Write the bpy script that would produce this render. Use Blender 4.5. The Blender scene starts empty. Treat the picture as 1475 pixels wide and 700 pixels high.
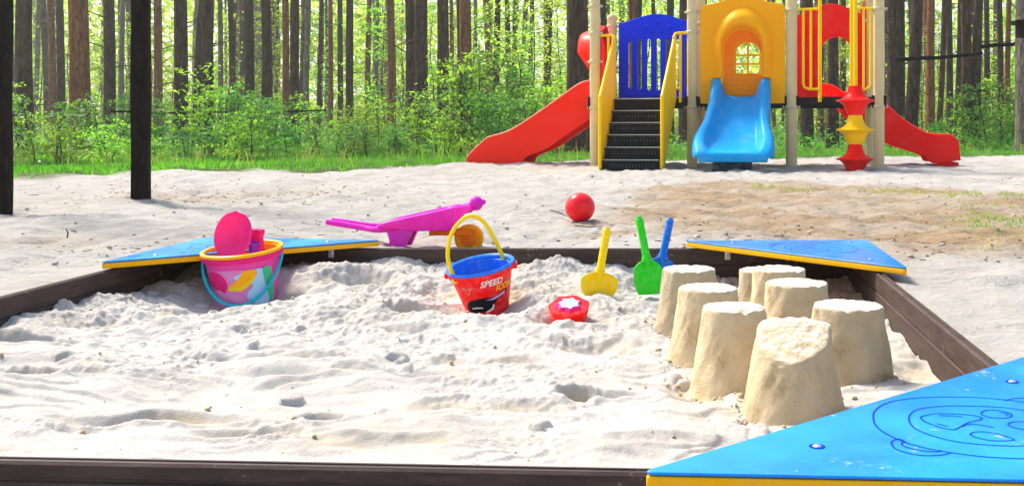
import bpy, bmesh, math, random
import numpy as np
from mathutils import Vector, Matrix, Quaternion
R = math.radians
PI = math.pi
random.seed(7)
rng = np.random.default_rng(11)
scn = bpy.context.scene
COL = scn.collection

# ------------------------------------------------------------------ camera, sky, sun, exposure
F, PX, PY, CZ = 1500.0, 890.0, 185.0, 0.5        # focal length (px), principal point, eye height
cam_d = bpy.data.cameras.new('camera')
cam = bpy.data.objects.new('camera', cam_d)
COL.objects.link(cam)
cam.location = (0, 0, CZ)
cam.rotation_euler = (R(90), 0, 0)
cam_d.sensor_width = 36.0
cam_d.lens = F / 1475 * 36.0
cam_d.shift_x = -(PX - 737.5) / 1475
cam_d.shift_y = -(350 - PY) / 1475
cam_d.clip_start = 0.02
cam_d.clip_end = 1500
scn.camera = cam

SUN_EL, SUN_AZ = 50, -48                          # degrees; azimuth from +Y towards +X
world = bpy.data.worlds.new('World')
scn.world = world
world.use_nodes = True
wn = world.node_tree
wn.nodes.clear()
wo = wn.nodes.new('ShaderNodeOutputWorld')
wb = wn.nodes.new('ShaderNodeBackground')
ws = wn.nodes.new('ShaderNodeTexSky')
ws.sky_type = 'NISHITA'
ws.sun_disc = False
ws.sun_elevation = R(SUN_EL)
ws.sun_rotation = R(SUN_AZ)
ws.air_density = 1.0
ws.dust_density = 3.0
ws.ozone_density = 1.0
wb.inputs['Strength'].default_value = 0.15
wn.links.new(ws.outputs[0], wb.inputs[0])
wn.links.new(wb.outputs[0], wo.inputs[0])
sun_d = bpy.data.lights.new('sun', 'SUN')
sun = bpy.data.objects.new('sun', sun_d)
COL.objects.link(sun)
sun_d.energy = 3.0
sun_d.angle = R(10)
sun_d.color = (1.0, 0.94, 0.84)
to_sun = Vector((math.sin(R(SUN_AZ)) * math.cos(R(SUN_EL)), math.cos(R(SUN_AZ)) * math.cos(R(SUN_EL)), math.sin(R(SUN_EL))))
sun.rotation_euler = to_sun.to_track_quat('Z', 'Y').to_euler()
sun.location = to_sun * 50
vs = scn.view_settings
vs.view_transform = 'Standard'
vs.look = 'None'
vs.gamma = 1
vs.use_curve_mapping = False
vs.exposure = 1.08
try:
    scn.cycles.max_bounces = 6
    scn.cycles.transparent_max_bounces = 8
    scn.cycles.sample_clamp_indirect = 6
except Exception:
    pass

# ------------------------------------------------------------------ helpers
def at(px, py, D):
    """the world point seen at a pixel, D metres in front of the eye"""
    return Vector(((px - PX) / F * D, D, CZ - (py - PY) / F * D))

def gnd(px, py, z):
    D = (CZ - z) * F / (py - PY)
    return at(px, py, D)

def lerp(a, b, t):
    return a + (b - a) * t

def sstep(a, b, x):
    t = np.clip((x - a) / (b - a), 0, 1)
    return t * t * (3 - 2 * t)

def _hash(ix, iy, seed):
    h = (ix.astype(np.int64) * 374761393 + iy.astype(np.int64) * 668265263 + seed * 1442695041) & 0xffffffff
    h = ((h ^ (h >> 13)) * 1274126177) & 0xffffffff
    return h ^ (h >> 16)

def perlin(x, y, seed=0):
    ix, iy = np.floor(x), np.floor(y)
    fx, fy = x - ix, y - iy
    u, v = fx * fx * fx * (fx * (fx * 6 - 15) + 10), fy * fy * fy * (fy * (fy * 6 - 15) + 10)
    def g(ox, oy):
        a = (_hash(ix + ox, iy + oy, seed) & 0xffff) / 65536.0 * 2 * np.pi
        return np.cos(a) * (fx - ox) + np.sin(a) * (fy - oy)
    a, b = g(0, 0), g(1, 0)
    c, d = g(0, 1), g(1, 1)
    return (a + (b - a) * u) * (1 - v) + (c + (d - c) * u) * v

def fbm(x, y, oct=4, seed=0, gain=.5):
    s, a, f = 0, 1, 1
    for k in range(oct):
        s = s + a * perlin(x * f + 17.3 * k, y * f - 9.1 * k, seed + k)
        a *= gain
        f *= 2.03
    return s

def mesh_np(name, verts, faces, smooth=True):
    """verts (n,3) array, faces (m,k) array"""
    me = bpy.data.meshes.new(name)
    verts = np.asarray(verts, dtype=np.float32)
    faces = np.asarray(faces, dtype=np.int32)
    me.vertices.add(len(verts))
    me.vertices.foreach_set('co', verts.ravel())
    k = faces.shape[1]
    me.loops.add(faces.size)
    me.loops.foreach_set('vertex_index', faces.ravel())
    me.polygons.add(len(faces))
    me.polygons.foreach_set('loop_start', np.arange(0, faces.size, k, dtype=np.int32))
    me.polygons.foreach_set('loop_total', np.full(len(faces), k, dtype=np.int32))
    me.update(calc_edges=True)
    me.validate()
    if smooth:
        me.polygons.foreach_set('use_smooth', np.ones(len(me.polygons), dtype=bool))
    return me

def put(name, me, mat=None, parent=None, loc=None, rot=None):
    o = bpy.data.objects.new(name, me)
    COL.objects.link(o)
    if mat is not None and me is not None and not me.materials:
        me.materials.append(mat)
    if parent is not None:
        o.parent = parent
    if loc is not None:
        o.location = loc
    if rot is not None:
        o.rotation_euler = rot
    return o

def tag(o, label=None, cat=None, group=None, kind=None):
    if label: o['label'] = label
    if cat: o['category'] = cat
    if group: o['group'] = group
    if kind: o['kind'] = kind
    return o

def empty(name, loc=(0, 0, 0), rz=0):
    o = bpy.data.objects.new(name, None)
    o.empty_display_size = 0.1
    COL.objects.link(o)
    o.location = loc
    o.rotation_euler = (0, 0, rz)
    return o

def copy_tree(o, parent=None):
    c = o.copy()
    COL.objects.link(c)
    c.parent = parent
    for ch in list(o.children):
        copy_tree(ch, c)
    return c

class MB:
    """collects simple shapes into one mesh"""
    def __init__(s):
        s.v, s.f, s.sm = [], [], []
    def add(s, vs, fs, smooth=True):
        n = len(s.v)
        s.v += [tuple(v) for v in vs]
        s.f += [tuple(i + n for i in f) for f in fs]
        s.sm += [smooth] * len(fs)
        return s
    def box(s, x0, x1, y0, y1, z0, z1, M=None, bev=0.0):
        bm = bmesh.new()
        bmesh.ops.create_cube(bm, size=1)
        for v in bm.verts:
            v.co = Vector((lerp(x0, x1, v.co.x + .5), lerp(y0, y1, v.co.y + .5), lerp(z0, z1, v.co.z + .5)))
        if bev:
            bmesh.ops.bevel(bm, geom=bm.edges[:], offset=bev, segments=2, affect='EDGES', profile=.6)
        bm.verts.index_update()
        vs_ = [(M @ v.co) if M else v.co.copy() for v in bm.verts]
        s.add(vs_, [[v.index for v in f.verts] for f in bm.faces], False)
        bm.free()
        return s
    def tube(s, pts, rad, n=10, closed=False, caps=True, sx=1.0):
        pts = [Vector(p) for p in pts]
        if not hasattr(rad, '__len__'):
            rad = [rad] * len(pts)
        m = len(pts)
        up = None
        vs_ = []
        for i, p in enumerate(pts):
            if closed:
                t = pts[(i + 1) % m] - pts[i - 1]
            else:
                t = pts[min(i + 1, m - 1)] - pts[max(i - 1, 0)]
            t.normalize()
            if up is None:
                up = Vector((0, 0, 1)) if abs(t.z) < .9 else Vector((1, 0, 0))
            a = up - t * up.dot(t)
            if a.length < 1e-6:
                a = t.orthogonal()
            a.normalize()
            up = a
            b = t.cross(a)
            for k in range(n):
                an = 2 * PI * k / n
                vs_.append(p + (a * math.cos(an) + b * math.sin(an) * sx) * rad[i])
        fs = []
        for i in range(m if closed else m - 1):
            j = (i + 1) % m
            for k in range(n):
                l = (k + 1) % n
                fs.append((i * n + k, i * n + l, j * n + l, j * n + k))
        if caps and not closed:
            fs.append(tuple(range(n - 1, -1, -1)))
            fs.append(tuple((m - 1) * n + k for k in range(n)))
        return s.add(vs_, fs)
    def lathe(s, prof, n=32, M=None, squash=None, caps=False):
        """prof = [(r, z), ...]"""
        vs_, fs = [], []
        for (r, z) in prof:
            for k in range(n):
                an = 2 * PI * k / n
                q = squash(an) if squash else 1
                v = Vector((r * q * math.cos(an), r * q * math.sin(an), z))
                vs_.append(M @ v if M else v)
        for i in range(len(prof) - 1):
            for k in range(n):
                l = (k + 1) % n
                fs.append((i * n + k, i * n + l, (i + 1) * n + l, (i + 1) * n + k))
        if caps and prof[0][0] > 1e-5: fs.append(tuple(range(n - 1, -1, -1)))
        if caps and prof[-1][0] > 1e-5: fs.append(tuple((len(prof) - 1) * n + k for k in range(n)))
        return s.add(vs_, fs)
    def grid(s, rows, closed=False):
        """rows: list of equal-length point lists"""
        n = len(rows[0])
        vs_ = [p for r in rows for p in r]
        fs = []
        for i in range(len(rows) - 1):
            for k in range(n if closed else n - 1):
                l = (k + 1) % n
                fs.append((i * n + k, i * n + l, (i + 1) * n + l, (i + 1) * n + k))
        return s.add(vs_, fs)
    def mesh(s, me, M=None):
        s.add([(M @ v.co) if M else v.co.copy() for v in me.vertices], [tuple(p.vertices) for p in me.polygons], False)
        return s
    def build(s, name, mat, parent=None, edge=35, loc=None, rot=None, mod=None):
        me = bpy.data.meshes.new(name)
        me.from_pydata([tuple(v) for v in s.v], [], s.f)
        me.update()
        bm = bmesh.new()
        bm.from_mesh(me)
        bmesh.ops.recalc_face_normals(bm, faces=bm.faces[:])
        for f in bm.faces: f.smooth = True
        for e in bm.edges:
            if len(e.link_faces) == 2 and e.calc_face_angle(0) > R(edge):
                e.smooth = False
        bm.to_mesh(me)
        bm.free()
        o = put(name, me, mat, parent, loc, rot)
        return o

def plate_mesh(loops, thick, bev=0.0, res=12):
    """flat board in XY, centred on z=0, from outline loops (the first is the outline, others are holes)"""
    cu = bpy.data.curves.new('plate', 'CURVE')
    cu.dimensions = '2D'
    cu.fill_mode = 'BOTH'
    cu.extrude = max(thick / 2 - bev, 1e-4)
    cu.bevel_depth = bev
    cu.bevel_resolution = 2
    cu.offset = -bev
    for lp in loops:
        sp = cu.splines.new('POLY')
        sp.points.add(len(lp) - 1)
        for p, q in zip(sp.points, lp):
            p.co = (q[0], q[1], 0, 1)
        sp.use_cyclic_u = True
    ob = bpy.data.objects.new('plate', cu)
    COL.objects.link(ob)
    dg = bpy.context.evaluated_depsgraph_get()
    me = bpy.data.meshes.new_from_object(ob.evaluated_get(dg))
    bpy.data.objects.remove(ob)
    bpy.data.curves.remove(cu)
    me.materials.clear()
    return me

def round_poly(pts, r, n=6):
    out = []
    m = len(pts)
    for i in range(m):
        p0, p1, p2 = Vector(pts[i - 1]), Vector(pts[i]), Vector(pts[(i + 1) % m])
        rr = r[i] if hasattr(r, '__len__') else r
        a, b = (p0 - p1).normalized(), (p2 - p1).normalized()
        d = min(rr, (p0 - p1).length * .45, (p2 - p1).length * .45)
        A, B = p1 + a * d, p1 + b * d
        for k in range(n + 1):
            t = k / n
            out.append(tuple((A * (1 - t) ** 2 + p1 * 2 * t * (1 - t) + B * t * t)[:2]))
    return out

def smooth_path(pts, n=8, closed=False):
    P = [Vector(p) for p in pts]
    m = len(P)
    out = []
    rngi = range(m if closed else m - 1)
    for i in rngi:
        p0 = P[(i - 1) % m] if closed or i > 0 else P[0]
        p1, p2 = P[i], P[(i + 1) % m]
        p3 = P[(i + 2) % m] if closed or i + 2 < m else P[-1]
        for k in range(n):
            t = k / n
            out.append(.5 * ((2 * p1) + (p2 - p0) * t + (2 * p0 - 5 * p1 + 4 * p2 - p3) * t * t + (3 * p1 - p0 - 3 * p2 + p3) * t ** 3))
    if not closed: out.append(P[-1])
    return out

def text_mesh(txt, size, shear=0.0, bold=0.0):
    cu = bpy.data.curves.new('txt', 'FONT')
    cu.body = txt
    cu.size = size
    cu.shear = shear
    cu.offset = bold
    cu.align_x = 'CENTER'
    cu.resolution_u = 3
    ob = bpy.data.objects.new('txt', cu)
    COL.objects.link(ob)
    dg = bpy.context.evaluated_depsgraph_get()
    me = bpy.data.meshes.new_from_object(ob.evaluated_get(dg))
    bpy.data.objects.remove(ob)
    bpy.data.curves.remove(cu)
    me.materials.clear()
    return me

# ------------------------------------------------------------------ materials
def new_mat(name):
    m = bpy.data.materials.new(name)
    m.use_nodes = True
    nt = m.node_tree
    bs = nt.nodes['Principled BSDF']
    return m, nt, bs

def nnode(nt, t, **kw):
    n = nt.nodes.new(t)
    for k, v in kw.items():
        setattr(n, k, v)
    return n

def noise(nt, scale, detail=4, rough=.6, co='Object', mapping=None, dist=0.0):
    tc = nnode(nt, 'ShaderNodeTexCoord')
    n = nnode(nt, 'ShaderNodeTexNoise')
    n.inputs['Scale'].default_value = scale
    n.inputs['Detail'].default_value = detail
    n.inputs['Roughness'].default_value = rough
    n.inputs['Distortion'].default_value = dist
    if mapping:
        mp = nnode(nt, 'ShaderNodeMapping')
        mp.inputs['Scale'].default_value = mapping
        nt.links.new(tc.outputs[co], mp.inputs[0])
        nt.links.new(mp.outputs[0], n.inputs[0])
    else:
        nt.links.new(tc.outputs[co], n.inputs[0])
    return n

def ramp(nt, src, stops):
    r = nnode(nt, 'ShaderNodeValToRGB')
    els = r.color_ramp.elements
    while len(els) < len(stops): els.new(.5)
    for e, (p, c) in zip(els, stops):
        e.position = p
        e.color = (*c, 1) if len(c) == 3 else c
    nt.links.new(src, r.inputs[0])
    return r

def bump(nt, src, bs, strength=.3, dist=.01, prev=None):
    b = nnode(nt, 'ShaderNodeBump')
    b.inputs['Strength'].default_value = strength
    b.inputs['Distance'].default_value = dist
    nt.links.new(src, b.inputs['Height'])
    if prev is not None:
        nt.links.new(prev.outputs[0], b.inputs['Normal'])
    nt.links.new(b.outputs[0], bs.inputs['Normal'])
    return b

def plastic(name, c, rough=.38, dust=.12, sss=0.0, scale=14, dustc=(.62, .58, .52), bumpy=.15, spec=.08):
    m, nt, bs = new_mat(name)
    bs.inputs['Specular IOR Level'].default_value = spec
    n = noise(nt, scale, 6, .65)
    r = ramp(nt, n.outputs[0], [(.46, (0, 0, 0)), (.72, (1, 1, 1))])
    mul = nnode(nt, 'ShaderNodeMath', operation='MULTIPLY')
    mul.inputs[1].default_value = dust
    nt.links.new(r.outputs[0], mul.inputs[0])
    mx = nnode(nt, 'ShaderNodeMix', data_type='RGBA')
    mx.inputs[6].default_value = (*c, 1)
    mx.inputs[7].default_value = (*dustc, 1)
    nt.links.new(mul.outputs[0], mx.inputs[0])
    nt.links.new(mx.outputs[2], bs.inputs['Base Color'])
    n2 = noise(nt, scale * .5, 5, .6)
    r2 = ramp(nt, n2.outputs[0], [(.3, (max(rough - .1, .05),) * 3), (.75, (min(rough + .22, 1),) * 3)])
    nt.links.new(r2.outputs[0], bs.inputs['Roughness'])
    if sss:
        bs.inputs['Subsurface Weight'].default_value = sss
        bs.inputs['Subsurface Radius'].default_value = (.02, .01, .01)
        bs.inputs['Subsurface Scale'].default_value = 1
    if bumpy:
        bump(nt, n2.outputs[0], bs, bumpy, .004)
    return m

M = {}
M['post'] = plastic('cream_paint', (.68, .56, .29), .45, .22, scale=9, dustc=(.42, .33, .2))
M['collar'] = plastic('cream_collar', (.62, .54, .34), .5, .4, scale=30, dustc=(.3, .25, .18))
M['red'] = plastic('red_plastic', (.95, .008, .004), .35, .05, scale=5)
M['redorange'] = plastic('red_orange_plastic', (.98, .022, .006), .38, .03, scale=5)
M['orange'] = plastic('orange_plastic', (1.0, .42, .001), .42, .02, scale=4)
M['yellow'] = plastic('yellow_metal', (1.0, .60, .002), .38, .05, scale=8)
M['blue'] = plastic('blue_plastic', (.004, .035, .92), .34, .02, scale=6)
M['sky'] = plastic('sky_blue_plastic', (.001, .31, .68), .34, .10, scale=8)
M['black'] = plastic('black_metal', (.012, .012, .013), .45, .25, scale=20, dustc=(.1, .1, .095))
M['seat_blue'] = plastic('seat_blue', (.001, .20, .80), .22, .50, scale=4, dustc=(.01, .46, .95), spec=.4)  # light cyan sheen painted into the blue through the dust mix
def seat_wear_and_sheen():  # pale scuffs and sand dust that also paint in streaky highlights
    m = M['seat_blue']; nt = m.node_tree; bs = nt.nodes['Principled BSDF']
    prev = bs.inputs['Base Color'].links[0].from_socket
    big = noise(nt, 7, 5, .7, dist=1.0); fine = noise(nt, 130, 4, .8)
    mm = nnode(nt, 'ShaderNodeMath', operation='MULTIPLY')
    nt.links.new(big.outputs[0], mm.inputs[0]); nt.links.new(fine.outputs[0], mm.inputs[1])
    r = ramp(nt, mm.outputs[0], [(.345, (0, 0, 0)), (.43, (.7, .7, .7))])
    mx = nnode(nt, 'ShaderNodeMix', data_type='RGBA')
    nt.links.new(r.outputs[0], mx.inputs[0]); nt.links.new(prev, mx.inputs[6])
    mx.inputs[7].default_value = (.55, .60, .60, 1)
    nt.links.new(mx.outputs[2], bs.inputs['Base Color'])
seat_wear_and_sheen()
M['seat_yellow'] = plastic('seat_yellow', (.95, .45, .004), .5, .06, scale=20)
M['groove'] = plastic('groove_blue', (.004, .03, .38), .6, .0)
M['magenta'] = plastic('magenta_plastic', (.80, .03, .50), .3, .05, sss=.3, scale=20)
M['pink'] = plastic('pink_plastic', (.86, .03, .24), .32, .05, sss=.25, scale=20)
M['pinkrim'] = plastic('pink_rim', (.80, .015, .19), .32, .03, scale=20)
M['purple'] = plastic('purple_plastic', (.22, .04, .55), .35, .03, scale=20)
M['rim_orange'] = plastic('rim_orange', (1.0, .42, .004), .33, .03, scale=20)
M['teal'] = plastic('teal_plastic', (.01, .45, .55), .33, .03, scale=20)
M['toy_yellow'] = plastic('toy_yellow', (1.0, .66, .002), .33, .16, scale=55)
M['toy_green'] = plastic('toy_green', (.03, .66, .02), .33, .16, scale=55)
M['toy_blue'] = plastic('toy_blue', (.01, .16, .68), .33, .16, scale=55)
M['toy_red'] = plastic('toy_red', (.95, .008, .010), .3, .16, scale=55)
M['ballred'] = plastic('ball_red', (.95, .004, .012), .22, .05, scale=25, spec=.3)
M['toy_orange'] = plastic('toy_orange', (.92, .17, .01), .33, .04, scale=25)
M['white_print'] = plastic('white_print', (.8, .8, .8), .4, 0)
M['yellow_print'] = plastic('yellow_print', (.9, .6, .02), .4, 0)
M['black_print'] = plastic('black_print', (.012, .012, .018), .3, 0)
M['wheel'] = plastic('wheel_orange', (1.0, .34, .004), .35, .03, sss=.5, scale=20)
M['palepink_print'] = plastic('pale_pink_print', (.75, .25, .5), .35, 0)
M['lilac_print'] = plastic('lilac_print', (.6, .45, .8), .35, 0)
M['paleblue_print'] = plastic('pale_blue_print', (.4, .66, .86), .35, 0)
M['green_print'] = plastic('green_print', (.05, .5, .22), .35, 0)
M['steel'] = plastic('steel', (.45, .45, .45), .4, .3)
M['steel'].node_tree.nodes['Principled BSDF'].inputs['Metallic'].default_value = .7

def mat_beam():
    m, nt, bs = new_mat('composite_wood')
    n = noise(nt, 6, 6, .7, mapping=(2, 2, 14))
    r = ramp(nt, n.outputs[0], [(.3, (.036, .022, .018)), (.55, (.068, .043, .034)), (.8, (.10, .068, .054))])
    # loose sand grains sticking to it
    n2 = noise(nt, 90, 3, .7)
    n3 = noise(nt, 5, 3, .6)
    mm = nnode(nt, 'ShaderNodeMath', operation='MULTIPLY')
    nt.links.new(n2.outputs[0], mm.inputs[0]); nt.links.new(n3.outputs[0], mm.inputs[1])
    r2 = ramp(nt, mm.outputs[0], [(.37, (0, 0, 0)), (.46, (.6, .6, .6))])
    mx = nnode(nt, 'ShaderNodeMix', data_type='RGBA')
    nt.links.new(r2.outputs[0], mx.inputs[0])
    nt.links.new(r.outputs[0], mx.inputs[6])
    mx.inputs[7].default_value = (.45, .4, .34, 1)
    nt.links.new(mx.outputs[2], bs.inputs['Base Color'])
    bs.inputs['Roughness'].default_value = .6
    bs.inputs['Specular IOR Level'].default_value = .2
    bump(nt, n.outputs[0], bs, .25, .003)
    return m
M['beam'] = mat_beam()

def mat_sand(name, wet=False, coarse=False):
    m, nt, bs = new_mat(name)
    n = noise(nt, 3.0, 6, .6)
    n2 = noise(nt, 60, 4, .7)
    nf = noise(nt, 420, 2, .7)
    if not wet:
        base = ramp(nt, n.outputs[0], [(.3, (.42, .388, .335)), (.7, (.52, .492, .445))])
    else:
        base = ramp(nt, n.outputs[0], [(.3, (.46, .34, .19)), (.7, (.58, .45, .27))])
    spk = ramp(nt, nf.outputs[0], [(.28, (.62, .55, .48)), (.42, (1, 1, 1))])
    mx = nnode(nt, 'ShaderNodeMix', data_type='RGBA', blend_type='MULTIPLY')
    mx.inputs[0].default_value = .8
    nt.links.new(base.outputs[0], mx.inputs[6]); nt.links.new(spk.outputs[0], mx.inputs[7])
    last = mx.outputs[2]
    if not wet:
        for att, c1, c2, sc in (('tan', (.27, .185, .105), (.41, .305, .19), 11), ('forest', (.045, .085, .018), (.13, .15, .05), 1.6), ('damp', (.40, .31, .17), (.48, .38, .24), 8)):
            a = nnode(nt, 'ShaderNodeAttribute', attribute_name=att)
            nn = noise(nt, sc, 5, .65)
            cc = ramp(nt, nn.outputs[0], [(.32, c1), (.68, c2)])
            mm = nnode(nt, 'ShaderNodeMix', data_type='RGBA')
            nt.links.new(a.outputs['Fac'], mm.inputs[0])
            nt.links.new(last, mm.inputs[6]); nt.links.new(cc.outputs[0], mm.inputs[7])
            last = mm.outputs[2]
    nt.links.new(last, bs.inputs['Base Color'])
    bs.inputs['Roughness'].default_value = .95
    bs.inputs['Specular IOR Level'].default_value = .15
    b0 = None
    if coarse:
        nc_ = noise(nt, 9, 7, .72, mapping=(1, 1.7, 1))
        b0 = bump(nt, nc_.outputs[0], bs, .8, .06)
    b1 = bump(nt, n2.outputs[0], bs, .35, .005, prev=b0)
    nm2 = noise(nt, 160, 4, .8)
    b2 = bump(nt, nm2.outputs[0], bs, .7, .0025, prev=b1)
    bump(nt, nf.outputs[0], bs, .7, .0015, prev=b2)
    return m
M['sand'] = mat_sand('white_sand')
M['ground'] = mat_sand('trodden_sand', coarse=True)
M['wet_sand'] = mat_sand('damp_sand', True)

def mat_bark(name, c1, c2, c3):
    m, nt, bs = new_mat(name)
    n = noise(nt, 9, 8, .7, mapping=(1, 1, .22), dist=.6)
    r = ramp(nt, n.outputs[0], [(.3, c1), (.52, c2), (.75, c3)])
    vor = nnode(nt, 'ShaderNodeTexVoronoi', feature='DISTANCE_TO_EDGE')
    vor.inputs['Scale'].default_value = 16
    tc = nnode(nt, 'ShaderNodeTexCoord'); mp = nnode(nt, 'ShaderNodeMapping')
    mp.inputs['Scale'].default_value = (1, 1, .3)
    nt.links.new(tc.outputs['Object'], mp.inputs[0]); nt.links.new(mp.outputs[0], vor.inputs[0])
    rv = ramp(nt, vor.outputs[0], [(0, (.5, .5, .5)), (.12, (1, 1, 1))])
    mx = nnode(nt, 'ShaderNodeMix', data_type='RGBA', blend_type='MULTIPLY')
    mx.inputs[0].default_value = .8
    nt.links.new(r.outputs[0], mx.inputs[6]); nt.links.new(rv.outputs[0], mx.inputs[7])
    nt.links.new(mx.outputs[2], bs.inputs['Base Color'])
    bs.inputs['Roughness'].default_value = .9
    bs.inputs['Specular IOR Level'].default_value = .08
    bump(nt, rv.outputs[0], bs, .8, .03)
    return m
M['bark'] = mat_bark('grey_brown_bark', (.034, .021, .015), (.098, .060, .040), (.20, .130, .088))
M['bark_red'] = mat_bark('orange_bark', (.10, .045, .024), (.30, .125, .055), (.42, .21, .10))
M['bark_pale'] = mat_bark('pale_bark', (.11, .09, .065), (.24, .20, .145), (.36, .31, .23))
M['timber'] = mat_bark('dark_timber', (.008, .005, .004), (.015, .010, .007), (.027, .018, .013))

def mat_leaf(name, c1, c2, tr=.5, tc_=None):
    m, nt, bs = new_mat(name)
    geo = nnode(nt, 'ShaderNodeObjectInfo')
    n = noise(nt, 2.2, 3, .6)
    r = ramp(nt, n.outputs[0], [(.35, c1), (.65, c2)])
    hs = nnode(nt, 'ShaderNodeHueSaturation')
    mr = nnode(nt, 'ShaderNodeMapRange')
    mr.inputs[3].default_value = .475; mr.inputs[4].default_value = .515
    nt.links.new(geo.outputs['Random'], mr.inputs[0])
    nt.links.new(mr.outputs[0], hs.inputs['Hue'])
    mr2 = nnode(nt, 'ShaderNodeMapRange')
    mr2.inputs[3].default_value = .7; mr2.inputs[4].default_value = 1.25
    nt.links.new(geo.outputs['Random'], mr2.inputs[0])
    nt.links.new(mr2.outputs[0], hs.inputs['Value'])
    nt.links.new(r.outputs[0], hs.inputs['Color'])
    nt.links.new(hs.outputs[0], bs.inputs['Base Color'])
    bs.inputs['Roughness'].default_value = .5
    bs.inputs['Specular IOR Level'].default_value = .3
    t = nnode(nt, 'ShaderNodeBsdfTranslucent')
    g2 = nnode(nt, 'ShaderNodeMix', data_type='RGBA', blend_type='MULTIPLY')
    g2.inputs[0].default_value = 1
    nt.links.new(hs.outputs[0], g2.inputs[6])
    g2.inputs[7].default_value = (2.1, 1.9, .9, 1)
    nt.links.new(g2.outputs[2], t.inputs['Color'])
    mx = nnode(nt, 'ShaderNodeMixShader')
    mx.inputs[0].default_value = tr
    nt.links.new(bs.outputs[0], mx.inputs[1]); nt.links.new(t.outputs[0], mx.inputs[2])
    nt.links.new(mx.outputs[0], nt.nodes['Material Output'].inputs['Surface'])
    return m
M['leaf'] = mat_leaf('green_leaves', (.05, .19, .03), (.11, .32, .045), .5)
M['leaf_light'] = mat_leaf('light_green_leaves', (.13, .32, .03), (.25, .44, .05), .58)
M['leaf_far'] = mat_leaf('yellow_green_leaves', (.17, .31, .05), (.36, .48, .10), .7)
M['needle'] = mat_leaf('pine_needles', (.05, .12, .03), (.10, .19, .05), .4)
M['grass'] = mat_leaf('grass_blades', (.05, .21, .012), (.11, .33, .025), .45)
M['dry_grass'] = mat_leaf('dry_grass_blades', (.12, .24, .03), (.27, .30, .08), .35)
M['debris'] = plastic('brown_debris', (.07, .045, .03), .9, .2)

# ------------------------------------------------------------------ sandbox outline (outer corners of the timber)
ZT = 0.15                                         # top of the timber edge
BLc = gnd(278, 356.5, ZT); BRc = gnd(1228, 357.5, ZT)
FLc = gnd(-886, 647, ZT);  FRc = gnd(1661, 695.5, ZT)
CORN = [Vector(c[:2]) for c in (FLc, FRc, BRc, BLc)]    # counter-clockwise
def inset_quad(d):
    out = []
    for i in range(4):
        p0, p1, p2 = CORN[i - 1], CORN[i], CORN[(i + 1) % 4]
        a, b = (p1 - p0).normalized(), (p2 - p1).normalized()
        na, nb = Vector((-a.y, a.x)), Vector((-b.y, b.x))
        A, B = p0 + na * d, p1 + nb * d
        # intersect A + s a, B + t b
        den = a.x * b.y - a.y * b.x
        w = B - A
        s_ = (w.x * b.y - w.y * b.x) / den
        out.append(A + a * s_)
    return out
def quad_dist(x, y):
    """distance inside the outline (positive inside)"""
    d = np.full(np.shape(x), 1e9)
    for i in range(4):
        p, q = CORN[i], CORN[(i + 1) % 4]
        e = (q - p).normalized()
        d = np.minimum(d, (x - p.x) * (-e.y) + (y - p.y) * e.x)
    return d

# ------------------------------------------------------------------ ground (one sheet)
GZ = 0.12
EDGE = [(-400, 6.6), (0, 7.4), (175, 8.3), (300, 9.1), (500, 9.6), (680, 10.6), (860, 12.2), (1100, 13.2), (1475, 14.3), (1900, 15)]
ex = np.array([(p - PX) / F for p, d in EDGE]); ed = np.array([d for p, d in EDGE])
def grass_edge(x, y):
    return np.interp(x / np.maximum(y, .5), ex, ed)
def tri(px, py): 
    g = gnd(px, py, GZ); return (g.x, g.y)
TAN = [tri(*p) for p in ((880, 300), (925, 272), (1010, 262), (1170, 264), (1330, 270), (1475, 279), (1900, 290), (2300, 330), (2300, 420), (1475, 384), (1330, 384), (1180, 352), (1000, 352), (900, 354), (860, 340))]
def in_poly_dist(x, y, poly):
    """signed distance, positive inside"""
    inside = np.zeros(x.shape, bool)
    d = np.full(x.shape, 1e9)
    n = len(poly)
    for i in range(n):
        x1, y1 = poly[i]; x2, y2 = poly[(i + 1) % n]
        cond = ((y1 > y) != (y2 > y)) & (x < (x2 - x1) * (y - y1) / (y2 - y1 + 1e-12) + x1)
        inside ^= cond
        t = np.clip(((x - x1) * (x2 - x1) + (y - y1) * (y2 - y1)) / ((x2 - x1) ** 2 + (y2 - y1) ** 2), 0, 1)
        d = np.minimum(d, np.hypot(x - x1 - t * (x2 - x1), y - y1 - t * (y2 - y1)))
    return np.where(inside, d, -d)
PATCH = [(80, 345, .18, .6), (265, 285, .55, .5), (350, 280, .5, .35), (430, 276, .4, .3), (230, 283, .5, .45), (540, 291, .3, -.6), (610, 288, .3, -.6), (70, 290, .4, .2)]
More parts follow.
